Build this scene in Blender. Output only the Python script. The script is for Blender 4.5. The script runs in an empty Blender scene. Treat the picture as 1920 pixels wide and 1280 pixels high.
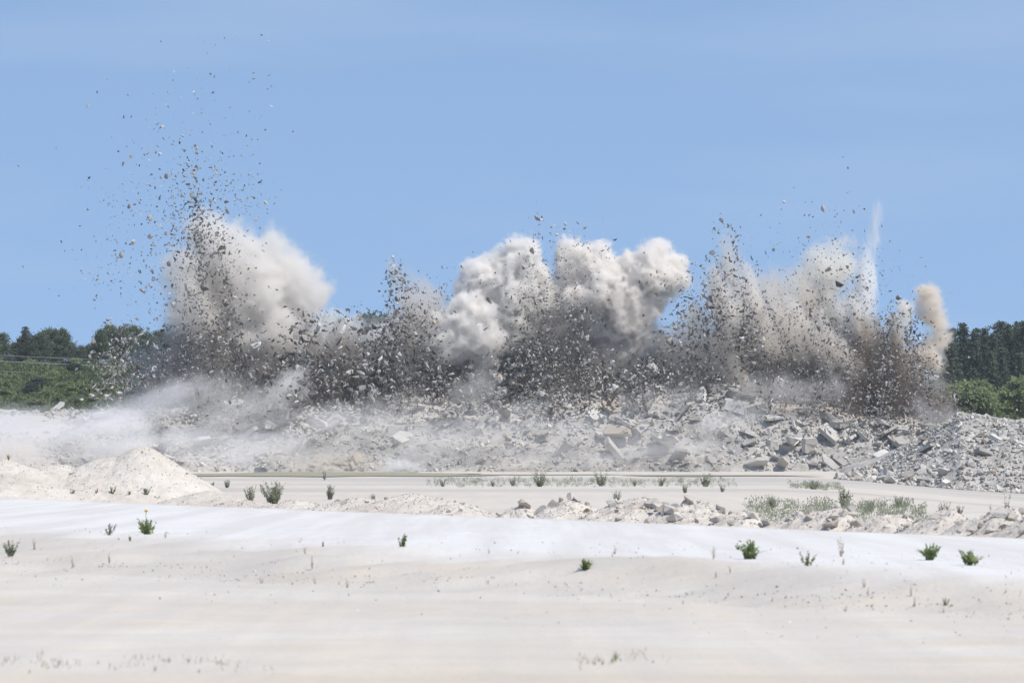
import bpy, bmesh, math, random
import numpy as np
from mathutils import Vector, Matrix, Euler

S = bpy.context.scene
COL = S.collection
R = math.radians
rng = np.random.default_rng(7)
random.seed(7)

# ------------------------------------------------------------------ camera
CAM_H, FPX, HOR = 1.5, 8000.0, 860.0       # eye height (m), focal length in photo pixels, horizon row
cd = bpy.data.cameras.new('camera'); cam = bpy.data.objects.new('camera', cd); COL.objects.link(cam)
cam.location = (0, 0, CAM_H); cam.rotation_euler = (R(90), 0, 0)
cd.sensor_width = 36; cd.lens = 36 * FPX / 1920; cd.shift_y = (HOR - 640) / 1920
cd.clip_start = 0.5; cd.clip_end = 9000
cd.dof.use_dof = True; cd.dof.focus_distance = 402; cd.dof.aperture_fstop = 6.0
S.camera = cam

# ------------------------------------------------------------------ world, sun, exposure
SUN_EL, SUN_AZ = R(57), R(120)              # azimuth from +Y (away from the camera) towards +X
w = bpy.data.worlds.new('World'); S.world = w; w.use_nodes = True
nt = w.node_tree; bg = nt.nodes['Background']
sky = nt.nodes.new('ShaderNodeTexSky'); sky.sky_type = 'NISHITA'; sky.sun_disc = False
sky.sun_elevation = SUN_EL; sky.sun_rotation = SUN_AZ
sky.air_density = 1.0; sky.dust_density = 0.25; sky.ozone_density = 1.6; sky.altitude = 60
# the camera sees only the lowest six degrees of sky, clear and blue to the treeline: read the model a little higher up
tc = nt.nodes.new('ShaderNodeTexCoord'); sx = nt.nodes.new('ShaderNodeVectorMath'); sx.operation = 'MULTIPLY_ADD'
sx.inputs[1].default_value = (1, 1, .75); sx.inputs[2].default_value = (0, 0, .26)
nm_ = nt.nodes.new('ShaderNodeVectorMath'); nm_.operation = 'NORMALIZE'
nt.links.new(tc.outputs['Generated'], sx.inputs[0]); nt.links.new(sx.outputs[0], nm_.inputs[0]); nt.links.new(nm_.outputs[0], sky.inputs['Vector'])
mp_ = nt.nodes.new('ShaderNodeMapping'); mp_.inputs['Scale'].default_value = (9, 9, 60); nt.links.new(tc.outputs['Generated'], mp_.inputs['Vector'])
cn = nt.nodes.new('ShaderNodeTexNoise'); cn.inputs['Scale'].default_value = .55; cn.inputs['Detail'].default_value = 6; nt.links.new(mp_.outputs[0], cn.inputs['Vector'])
cr_ = nt.nodes.new('ShaderNodeMapRange'); cr_.inputs['From Min'].default_value = .5; cr_.inputs['From Max'].default_value = .75; cr_.inputs['To Max'].default_value = .16; nt.links.new(cn.outputs['Fac'], cr_.inputs['Value'])
cx_ = nt.nodes.new('ShaderNodeMix'); cx_.data_type = 'RGBA'; cx_.inputs[7].default_value = (4.4, 4.6, 5.0, 1)      # thin high cloud
nt.links.new(cr_.outputs[0], cx_.inputs[0]); nt.links.new(sky.outputs[0], cx_.inputs[6]); nt.links.new(cx_.outputs[2], bg.inputs[0]); bg.inputs[1].default_value = 0.15
ld = bpy.data.lights.new('sun', 'SUN'); ld.energy = 4.3; ld.angle = R(0.5); ld.color = (1, 0.945, 0.865)
lo = bpy.data.objects.new('sun', ld); COL.objects.link(lo)
sd_ = Vector((math.sin(SUN_AZ) * math.cos(SUN_EL), math.cos(SUN_AZ) * math.cos(SUN_EL), math.sin(SUN_EL)))
lo.rotation_euler = sd_.to_track_quat('Z', 'Y').to_euler(); lo.location = (60, 60, 120)
vs = S.view_settings; S.display_settings.display_device = 'sRGB'
vs.view_transform = 'Standard'; vs.look = 'None'; vs.exposure = 0.2; vs.gamma = 1; vs.use_curve_mapping = False
cy = S.cycles
cy.max_bounces = 12; cy.diffuse_bounces = 3; cy.glossy_bounces = 2; cy.transmission_bounces = 2
cy.transparent_max_bounces = 8; cy.volume_bounces = 10; cy.volume_step_rate = 1.5; cy.volume_max_steps = 256
cy.use_denoising = True; cy.sample_clamp_indirect = 6.0; cy.caustics_reflective = False; cy.caustics_refractive = False

# ------------------------------------------------------------------ helpers
def at(px, py, d):
    """the point at depth d that the photo shows at (px, py)"""
    return np.array([(px - 960) / FPX * d, d, CAM_H + (HOR - py) / FPX * d])

_tabs = {}
def vnoise(P, seed=0):
    """value noise in 0..1 at the points P (N,3)"""
    if seed not in _tabs:
        _tabs[seed] = np.random.default_rng(1000 + seed).random((32, 32, 32)).astype(np.float32)
    T = _tabs[seed]
    i = np.floor(P).astype(np.int32); f = (P - i).astype(np.float32); f = f * f * (3 - 2 * f)
    i0 = i & 31; i1 = (i + 1) & 31
    x0, y0, z0 = i0[:, 0], i0[:, 1], i0[:, 2]; x1, y1, z1 = i1[:, 0], i1[:, 1], i1[:, 2]
    fx, fy, fz = f[:, 0], f[:, 1], f[:, 2]
    a = T[x0, y0, z0] * (1 - fx) + T[x1, y0, z0] * fx
    b = T[x0, y1, z0] * (1 - fx) + T[x1, y1, z0] * fx
    c = T[x0, y0, z1] * (1 - fx) + T[x1, y0, z1] * fx
    d = T[x0, y1, z1] * (1 - fx) + T[x1, y1, z1] * fx
    a = a * (1 - fy) + b * fy; c = c * (1 - fy) + d * fy
    return a * (1 - fz) + c * fz
ROT3 = np.array(Euler((.7, 1.1, .5)).to_matrix(), np.float32)
def fbm(P, octaves=4, seed=0, billow=False, gain=0.5):
    s = 0; a = 1; t = 0; P = np.asarray(P, np.float32)
    for o in range(octaves):
        n = vnoise(P, seed + o % 3); P = (P @ ROT3) * np.float32(2.03) + np.float32(7.3)
        if billow: n = 1 - np.abs(2 * n - 1)
        s = s + a * n; t += a; a *= gain
    return s / t
def fbm2(X, Y, scale, octaves=4, seed=0, gain=.5):
    X = np.asarray(X, float); Y = np.asarray(Y, float)
    P = np.stack([X.ravel() / scale, Y.ravel() / scale, np.full(X.size, seed * 3.7)], 1)
    return fbm(P, octaves, seed, gain=gain).reshape(X.shape)
def sstep(a, b, x):
    t = np.clip((x - a) / (b - a), 0, 1); return t * t * (3 - 2 * t)

def mesh_np(name, V, F, mat=None, attrs=None, smooth=False):
    """a mesh from arrays: V (n,3), F (m,3 or 4); attrs {name: (n,) floats}"""
    me = bpy.data.meshes.new(name)
    V = np.asarray(V, np.float32); F = np.asarray(F, np.int32); k = F.shape[1]
    me.vertices.add(len(V)); me.vertices.foreach_set('co', V.ravel())
    me.loops.add(F.size); me.loops.foreach_set('vertex_index', F.ravel())
    me.polygons.add(len(F)); me.polygons.foreach_set('loop_start', np.arange(0, F.size, k, dtype=np.int32))
    try: me.polygons.foreach_set('loop_total', np.full(len(F), k, np.int32))
    except Exception: pass
    me.update(calc_edges=True)
    me.polygons.foreach_set('use_smooth', np.full(len(F), smooth))
    for n, a in (attrs or {}).items():
        me.attributes.new(n, 'FLOAT', 'POINT').data.foreach_set('value', np.asarray(a, np.float32).ravel())
    if mat: me.materials.append(mat)
    me.validate()
    return me
def link(name, data, loc=(0, 0, 0), parent=None, rot=None, scale=None):
    o = bpy.data.objects.new(name, data); COL.objects.link(o); o.location = loc
    if parent: o.parent = parent
    if rot is not None: o.rotation_euler = rot
    if scale is not None: o.scale = scale
    return o
def tag(o, label=None, cat=None, group=None, kind=None):
    if label: o['label'] = label
    if cat: o['category'] = cat
    if group: o['group'] = group
    if kind: o['kind'] = kind
    return o
def grid_faces(nr, nc):
    i = np.arange(nr * nc).reshape(nr, nc)
    return np.stack([i[:-1, :-1], i[:-1, 1:], i[1:, 1:], i[1:, :-1]], -1).reshape(-1, 4)

ORD = 'first second third fourth fifth sixth seventh eighth ninth tenth eleventh twelfth thirteenth fourteenth fifteenth sixteenth seventeenth eighteenth nineteenth'.split()
for _t, _u in (('twenty', 'twentieth'), ('thirty', 'thirtieth'), ('forty', 'fortieth')): ORD += [_u] + [_t + '-' + x for x in ORD[:9]]
def ordinals(lst, ref):
    """number the alike things of lst [(key, object)] along the view, counted from ref"""
    by = {}
    for k, o in lst: by.setdefault(o['label'], []).append((k, o))
    for lab, v in by.items():
        v.sort(key=lambda q: q[0])
        if len(v) > 1:
            for i, (k, o) in enumerate(v): o['label'] = f'{lab}, {ORD[i]} {ref}'
class NT:
    """small material builder"""
    def __init__(s, name):
        s.m = bpy.data.materials.new(name); s.m.use_nodes = True; s.t = s.m.node_tree
        s.b = s.t.nodes.get('Principled BSDF'); s.out = s.t.nodes.get('Material Output')
    def n(s, kind, **kw):
        x = s.t.nodes.new('ShaderNode' + kind)
        for k, v in kw.items(): setattr(x, k, v)
        return x
    def l(s, a, b): s.t.links.new(a, b)
    def noise(s, scale, detail=4, rough=.55, vec=None):
        x = s.n('TexNoise'); x.inputs['Scale'].default_value = scale; x.inputs['Detail'].default_value = detail
        x.inputs['Roughness'].default_value = rough
        if vec is not None: s.l(vec, x.inputs['Vector'])
        return x.outputs['Fac']
    def ramp(s, fac, stops):
        x = s.n('ValToRGB'); e = x.color_ramp.elements
        while len(e) < len(stops): e.new(0.5)
        for i, (p, c) in enumerate(stops):
            e[i].position = p; e[i].color = (*c, 1) if len(c) == 3 else c
        s.l(fac, x.inputs['Fac']); return x.outputs['Color']
    def mix(s, fac, a, b, mode='MIX'):
        x = s.n('Mix', data_type='RGBA', blend_type=mode)
        for v, k in ((fac, 0), (a, 6), (b, 7)):
            if hasattr(v, 'is_linked'): s.l(v, x.inputs[k])
            else: x.inputs[k].default_value = (*v, 1) if isinstance(v, tuple) and len(v) == 3 else v
        return x.outputs[2]
    def math(s, op, a, b=None):
        x = s.n('Math', operation=op)
        for v, k in ((a, 0), (b, 1)):
            if v is None: continue
            if hasattr(v, 'is_linked'): s.l(v, x.inputs[k])
            else: x.inputs[k].default_value = v
        return x.outputs[0]
    def attr(s, name):
        x = s.n('Attribute', attribute_name=name); return x.outputs['Fac']
    def pos(s): return s.n('NewGeometry').outputs['Position']
    def obj(s): return s.n('TexCoord').outputs['Object']
    def bump(s, h, strength, dist):
        x = s.n('Bump'); x.inputs['Strength'].default_value = strength; x.inputs['Distance'].default_value = dist
        s.l(h, x.inputs['Height']); s.l(x.outputs[0], s.b.inputs['Normal'])
    def done(s, col=None, rough=.9, spec=.25):
        if col is not None:
            if hasattr(col, 'is_linked'): s.l(col, s.b.inputs['Base Color'])
            else: s.b.inputs['Base Color'].default_value = (*col, 1)
        s.b.inputs['Roughness'].default_value = rough; s.b.inputs['Specular IOR Level'].default_value = spec
        return s.m

# ------------------------------------------------------------------ materials
def mat_ground():
    k = NT('quarry_ground'); p = k.pos()
    big = k.noise(.05, 4, .6, p); med = k.noise(.6, 5, .65, p); fine = k.noise(9, 4, .7, p)
    base = k.ramp(big, [(.3, (.52, .47, .405)), (.5, (.565, .525, .465)), (.7, (.595, .56, .50))])
    base = k.mix(k.ramp(med, [(.35, (0, 0, 0)), (.7, (.55, .55, .55))]), base, (.47, .45, .425))
    tan = k.attr('tan'); base = k.mix(tan, base, (.50, .43, .335))
    grey = k.attr('grey'); base = k.mix(grey, base, (.36, .345, .315))
    road = k.attr('road'); rc = k.ramp(med, [(.3, (.57, .56, .545)), (.7, (.62, .61, .595))])
    base = k.mix(road, base, rc)
    tr = k.n('Mapping'); tr.inputs['Rotation'].default_value = (0, 0, .55); tr.inputs['Scale'].default_value = (1.6, .05, 1); k.l(p, tr.inputs['Vector'])
    base = k.mix(k.ramp(k.noise(.9, 5, .6, tr.outputs[0]), [(.42, (.4, .4, .4)), (.62, (0, 0, 0))]), base, (.43, .405, .375))
    grass = k.attr('grass'); gc = k.ramp(k.noise(.35, 5, .6, p), [(.3, (.07, .095, .035)), (.7, (.12, .145, .06))])
    base = k.mix(grass, base, gc)
    base = k.mix(k.ramp(fine, [(.3, (.8, .8, .8)), (.6, (1, 1, 1))]), (.46, .44, .41), base)
    k.bump(k.math('ADD', k.math('MULTIPLY', fine, .35), med), .35, .12)
    return k.done(base, .95, .15)
def mat_rock(name, lo, mid, hi, src='attr', dirt=.35):
    k = NT(name); p = k.obj() if src == 'rand' else k.pos()
    if src == 'attr': r = k.attr('tint')
    elif src == 'rand': r = k.n('ObjectInfo').outputs['Random']
    else: r = k.noise(.5, 4, .6, p)
    c = k.ramp(r, [(0, lo), (.45, mid), (.86, hi), (.93, (.40, .35, .285)), (1, (.31, .255, .20))] if src != 'noise' else [(.3, lo), (.5, mid), (.7, hi)])
    f = k.noise(2.2, 5, .65, p)
    c = k.mix(k.ramp(f, [(.3, (dirt,) * 3), (.62, (0, 0, 0))]), c, tuple(x * .55 for x in mid))
    k.bump(k.noise(5, 4, .65, p), .5, .08)
    return k.done(c, .92, .2)
M_GROUND = mat_ground()
M_RUB = mat_rock('limestone_rubble', (.33, .31, .28), (.48, .46, .42), (.61, .59, .55), 'attr')
M_RUBO = mat_rock('limestone_block', (.35, .33, .30), (.48, .46, .42), (.60, .58, .54), 'rand')
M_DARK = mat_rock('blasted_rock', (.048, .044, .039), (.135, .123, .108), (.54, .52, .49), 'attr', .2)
M_DARKO = mat_rock('blasted_rock_block', (.17, .155, .14), (.28, .26, .235), (.52, .50, .47), 'rand', .25)
M_FACE = mat_rock('limestone_face', (.28, .262, .235), (.40, .38, .345), (.51, .49, .45), 'noise')
M_SPOIL = mat_rock('spoil_gravel', (.45, .405, .35), (.53, .485, .425), (.575, .535, .48), 'noise', .3)
M_SPOILS = mat_rock('spoil_stone', (.42, .375, .325), (.52, .475, .42), (.58, .545, .49), 'attr', .35)
M_SPOILO = mat_rock('spoil_stone_block', (.40, .36, .315), (.50, .455, .40), (.56, .52, .465), 'rand', .35)
def mat_leaf(name, lo, hi, trans=.35):
    k = NT(name); r = k.noise(.9, 3, .6, k.pos()); ro = k.n('ObjectInfo').outputs['Random']
    c = k.ramp(k.math('ADD', k.math('MULTIPLY', r, .75), k.math('MULTIPLY', ro, .25)), [(.3, lo), (.75, hi)])
    k.done(c, .7, .25); tr = k.n('BsdfTranslucent'); k.l(c, tr.inputs['Color'])
    mx = k.n('MixShader'); mx.inputs[0].default_value = trans
    k.l(k.b.outputs[0], mx.inputs[1]); k.l(tr.outputs[0], mx.inputs[2]); k.l(mx.outputs[0], k.out.inputs['Surface'])
    return k.m
M_NEEDLE = mat_leaf('spruce_needles', (.08, .11, .08), (.155, .19, .125), .35)
M_LEAF = mat_leaf('birch_leaves', (.10, .13, .075), (.175, .215, .12), .4)
M_SHRUB = mat_leaf('willow_leaves', (.18, .22, .095), (.29, .33, .16), .45)
M_SHRUBG = mat_leaf('grey_willow_leaves', (.05, .065, .045), (.10, .12, .085), .3)
M_WEED = mat_leaf('weed_leaves', (.23, .25, .165), (.35, .37, .26), .4)
M_HERB = mat_leaf('herb_leaves', (.18, .24, .09), (.30, .36, .16), .45)
M_DRY = mat_leaf('dry_stalks', (.42, .36, .27), (.55, .48, .38), .1)
M_GRASS = mat_leaf('meadow_grass', (.09, .12, .05), (.165, .195, .09), .35)
def plain(name, c, rough=.8, spec=.2, scale=6, amt=.25):
    k = NT(name); f = k.noise(scale, 4, .6, k.obj())
    return k.done(k.mix(k.ramp(f, [(.35, (amt,) * 3), (.65, (0, 0, 0))]), c, tuple(x * .6 for x in c)), rough, spec)
M_BARK = plain('bark', (.13, .10, .075)); M_BIRCH = plain('birch_bark', (.55, .53, .49), amt=.7)
M_WIRE = plain('cable', (.30, .31, .32), .5); M_POLE = plain('pole_wood', (.20, .17, .14))
M_YELLOW = plain('petals', (.75, .55, .03)); M_BLUE = plain('blue_plastic', (.18, .42, .75), .4)
def mat_water():
    k = NT('muddy_water'); k.bump(k.noise(1.2, 3, .6, k.pos()), .12, .05)
    return k.done(k.ramp(k.noise(.08, 3, .6, k.pos()), [(.35, (.25, .235, .165)), (.65, (.32, .30, .22))]), .6, .12)
M_WATER = mat_water()

# ------------------------------------------------------------------ the setting
TOE = lambda X: 47.0 - 1.46 * X
FAR = lambda X: 86.0 - 2.82 * X
CREST_X = [-900, -300, 0, 180, 300, 450, 600, 800, 1000, 1250, 1400, 1550, 1700, 1800, 2000, 2800]
CREST_Y = [768, 767, 766, 768, 770, 764, 750, 744, 742, 732, 740, 750, 768, 788, 790, 784]
def crest_z(X): return CAM_H + (HOR - np.interp(X / 405 * FPX + 960, CREST_X, CREST_Y)) / FPX * 405
def ground_z(X, Y):
    n1 = fbm2(X, Y, 14, 3, 1) - .5; n2 = fbm2(X, Y, 1.3, 4, 2) - .5
    z = (.05 * n1 + .015 * n2) * (1 - .85 * sstep(240, 285, Y)) + .27 * sstep(150, 330, Y)
    toe = TOE(np.clip(X, -30, 20)) + 2.6 * (fbm2(X, Y, 3, 4, 4) - .5); far = FAR(np.clip(X, -30, 16))
    bw = np.interp(X, [-12, 5], [15, 4.5]); bank = sstep(0, 1, (Y - toe) / bw) ** .8 * (1 - sstep(0, 14, Y - far))
    z = z + .30 * bank
    rough = sstep(-.3, .4, Y - toe) * (1 - sstep(.75, 1.1, (Y - toe) / bw))
    z = z + rough * (.26 * (fbm2(X, Y, .7, 4, 5) - .5) + .3 * (fbm2(X, Y, 2.6, 3, 6) - .5))
    z = z + .035 * np.maximum(0, np.sin((Y + 1.46 * X) * 2.6 + 6 * (fbm2(X, Y, 9, 2, 8) - .5))) ** 3 * (1 - sstep(-1, 0, Y - toe)) * sstep(.45, .6, fbm2(X, Y, 7, 2, 7))
    top = crest_z(X) - .5
    z = z + (top - z) * sstep(396.5, 406, Y)
    px = X / np.maximum(Y, 1) * FPX + 960
    z = z + (1 - sstep(250, 620, px)) * 6.5 * sstep(415, 530, Y) + 3 * fbm2(X, Y, 60, 2, 9) * sstep(430, 560, Y)
    z = z - 8 * sstep(620, 1400, Y)
    z = z - np.interp(px, [1450, 1600, 1700, 1800, 1920, 2300], [0, .15, .39, .66, .89, 1.2]) * sstep(110, 220, Y) * (1 - sstep(330, 385, Y))
    return z
def build_ground():
    Y = np.concatenate([np.linspace(-30, 20, 24), 20 * (430 / 20) ** np.linspace(.004, 1, 620), 430 * (5000 / 430) ** np.linspace(.02, 1, 60)])
    U = np.linspace(-.3, .3, 210)
    XX = U[None, :] * (np.maximum(Y, 0)[:, None] + 70); YY = np.repeat(Y[:, None], len(U), 1)
    Z = ground_z(XX, YY)
    toe = TOE(np.clip(XX, -30, 20)); far = FAR(np.clip(XX, -30, 16))
    wob = 3 * (fbm2(XX, YY, 4, 4, 11) - .5)
    bw = np.interp(XX, [-12, 5], [15, 4.5]); road = sstep(.55, 1.35, (YY - toe) / bw + .25 * wob) * (1 - sstep(-.4, .5, YY - far))
    tan = sstep(.52, .68, fbm2(XX * .35, YY, 7, 4, 12)) * .75 * (1 - road)
    near = (1 - sstep(0, 6, YY - toe)); tan = np.maximum(tan, near * (.42 * sstep(.42, .7, fbm2(XX * .45, YY, 2.4, 5, 16)) + .3 * sstep(.5, .7, fbm2(XX, YY, .5, 4, 17))))
    tan = np.maximum(tan * 1.0, .55 * sstep(.42, .62, fbm2(XX, YY, 2.2, 4, 14)) * sstep(-.4, .6, YY - toe + wob * .5) * (1 - sstep(.5, 1, (YY - toe) / bw)))
    tan = np.maximum(tan, .38 * sstep(110, 150, YY) * (1 - sstep(380, 395, YY)))
    grey = sstep(.47, .58, fbm2(XX * .25, YY, 22, 4, 13)) * sstep(120, 190, YY) * .75
    grey = np.maximum(grey, sstep(392, 398, YY) * .5)
    grey = np.maximum(grey, .42 * sstep(.4, .6, fbm2(XX, YY, 1.6, 4, 20)) * sstep(-.2, .8, YY - toe) * (1 - sstep(.6, 1.05, (YY - toe) / bw)))  # grey mottling dims the bank face, its weaker sunlight put into the colour
    # soft tan patch by the edge of the yard
    tan = np.maximum(tan, .9 * np.exp(-(((XX - 3.9) / .7) ** 2 + ((YY - 34.8) / .6) ** 2)) * (.4 + fbm2(XX, YY, .6, 4, 15)))
    grey = np.maximum(grey, near * .28 * sstep(.5, .7, fbm2(XX * .4, YY, 1.7, 5, 18)))
    tan = np.maximum(tan, .5 * np.exp(-(((XX + 4.2) / 1.4) ** 2 + ((YY - 36.3) / .45) ** 2) ** 2))
    grass = sstep(410, 418, YY + 4 * wob)
    me = mesh_np('ground', np.stack([XX, YY, Z], -1).reshape(-1, 3), grid_faces(len(Y), len(U)), M_GROUND,
                 dict(road=road, tan=tan, grey=grey, grass=grass), True)
    tag(link('ground', me), 'pale limestone quarry floor rising to a grassy plateau', kind='structure')
build_ground()
def gz(X, Y): return float(ground_z(np.array([X]), np.array([Y]))[0])

# ------------------------------------------------------------------ rocks
def hull_rock(seed, npts=11, flat=.5, box=.6):
    """vertices and triangles of an angular stone about 1 m across"""
    r = np.random.default_rng(seed); bm = bmesh.new()
    for i in range(npts):
        v = r.normal(size=3); v /= np.abs(v).max() * box + np.linalg.norm(v) * (1 - box)
        v *= r.uniform(.82, 1.0) * .5
        bm.verts.new((v[0] * r.uniform(.85, 1.1), v[1] * .8, v[2] * flat))
    h = bmesh.ops.convex_hull(bm, input=bm.verts)
    bmesh.ops.delete(bm, geom=[g for g in h['geom_interior'] if isinstance(g, bmesh.types.BMVert)], context='VERTS')
    bmesh.ops.triangulate(bm, faces=bm.faces[:]); bm.verts.ensure_lookup_table()
    bm.verts.index_update()
    V = np.array([v.co[:] for v in bm.verts]); F = np.array([[v.index for v in f.verts] for f in bm.faces]); bm.free()
    V -= (V.max(0) + V.min(0)) / 2
    return V, F
def plate_rock(seed, thick=.2):
    """a broken bedding plate: an angular outline with a flat top and bottom and rough sides"""
    r = np.random.default_rng(seed); k = r.integers(5, 8); a = np.sort((np.arange(k) + r.uniform(-.35, .35, k)) * 2 * np.pi / k)
    q = np.stack([np.cos(a), np.sin(a) * r.uniform(.55, .85)], 1); q *= (.5 * r.uniform(.8, 1.05, k) / np.maximum(np.abs(q).max(1), .6))[:, None]
    top = np.concatenate([q * r.uniform(.88, 1.0, (k, 1)), thick / 2 + r.normal(0, .015, (k, 1))], 1)
    bot = np.concatenate([q * r.uniform(.85, 1.04, (k, 1)) + r.normal(0, .02, (k, 2)), -thick / 2 + r.normal(0, .02, (k, 1))], 1)
    V = np.concatenate([top, bot]); F = [[0, i, i + 1] for i in range(1, k - 1)] + [[k, k + i + 1, k + i] for i in range(1, k - 1)]
    for i in range(k): j = (i + 1) % k; F += [[i, k + i, k + j], [i, k + j, j]]
    return V, np.array(F)
CHUNK = [hull_rock(i, 12, .62, .5) for i in range(8)]
SLAB = [plate_rock(20 + i, .16 + .02 * (i % 5)) for i in range(10)]
BLOCK = [hull_rock(60 + i, 22, .34, .72) for i in range(8)]
FINE = [hull_rock(80 + i, 5, .5, .4) for i in range(8)]
CHIP = [hull_rock(40 + i, 8, .45, .5) for i in range(8)]
def rot_mats(n, r, tilt=None, azi=None):
    """random rotations; tilt limits the lean of the z axis (radians, sigma)"""
    if tilt is None:
        q = r.normal(size=(n, 4)); q /= np.linalg.norm(q, axis=1)[:, None]
        a, b, c, d = q.T
        return np.stack([1 - 2 * (c * c + d * d), 2 * (b * c - a * d), 2 * (b * d + a * c), 2 * (b * c + a * d), 1 - 2 * (b * b + d * d), 2 * (c * d - a * b),
                         2 * (b * d - a * c), 2 * (c * d + a * b), 1 - 2 * (b * b + c * c)], -1).reshape(-1, 3, 3)
    out = np.empty((n, 3, 3))
    for i in range(n):
        e = Euler((r.normal(0, tilt), r.normal(0, tilt), r.uniform(0, 6.283) if azi is None else r.normal(0, azi)), 'ZYX')
        out[i] = np.array(Euler((e.x, e.y, 0)).to_matrix()) @ np.array(Euler((0, 0, e.z)).to_matrix())
    return out
def rock_mass(name, P, size, Rm, protos, mat, tint, parent=None, kind='stuff', aniso=None, pick=None):
    """many stones joined into one mesh"""
    Vs, Fs, Ts = [], [], []; off = 0; n = len(P)
    if pick is None: pick = np.random.default_rng(n).integers(0, len(protos), n)
    for k, (V, F) in enumerate(protos):
        ids = np.nonzero(pick == k)[0]
        if not len(ids): continue
        sc = size[ids][:, None, None] * (aniso[ids][:, None, :] if aniso is not None else 1)
        W = np.einsum('nij,nvj->nvi', Rm[ids], V[None] * sc) + P[ids][:, None, :]
        Vs.append(W.reshape(-1, 3)); Ts.append(np.repeat(tint[ids], len(V)))
        Fs.append((F[None] + (np.arange(len(ids)) * len(V))[:, None, None] + off).reshape(-1, 3)); off += len(ids) * len(V)
    o = link(name, mesh_np(name, np.concatenate(Vs), np.concatenate(Fs), mat, dict(tint=np.concatenate(Ts))), parent=parent)
    o['kind'] = kind
    return o
def proto_meshes(protos, name, mat): return [mesh_np(name, V, F, mat) for V, F in protos]
PM = {}
for nm, mat in (('rub', M_RUBO), ('dark', M_DARKO), ('spoil', M_SPOILO)):
    PM[nm] = dict(chunk=proto_meshes(CHUNK, 'rock_chunk', mat), slab=proto_meshes(SLAB, 'rock_slab', mat), chip=proto_meshes(CHIP, 'rock_chip', mat), block=proto_meshes(BLOCK, 'rock_block', mat))

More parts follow.
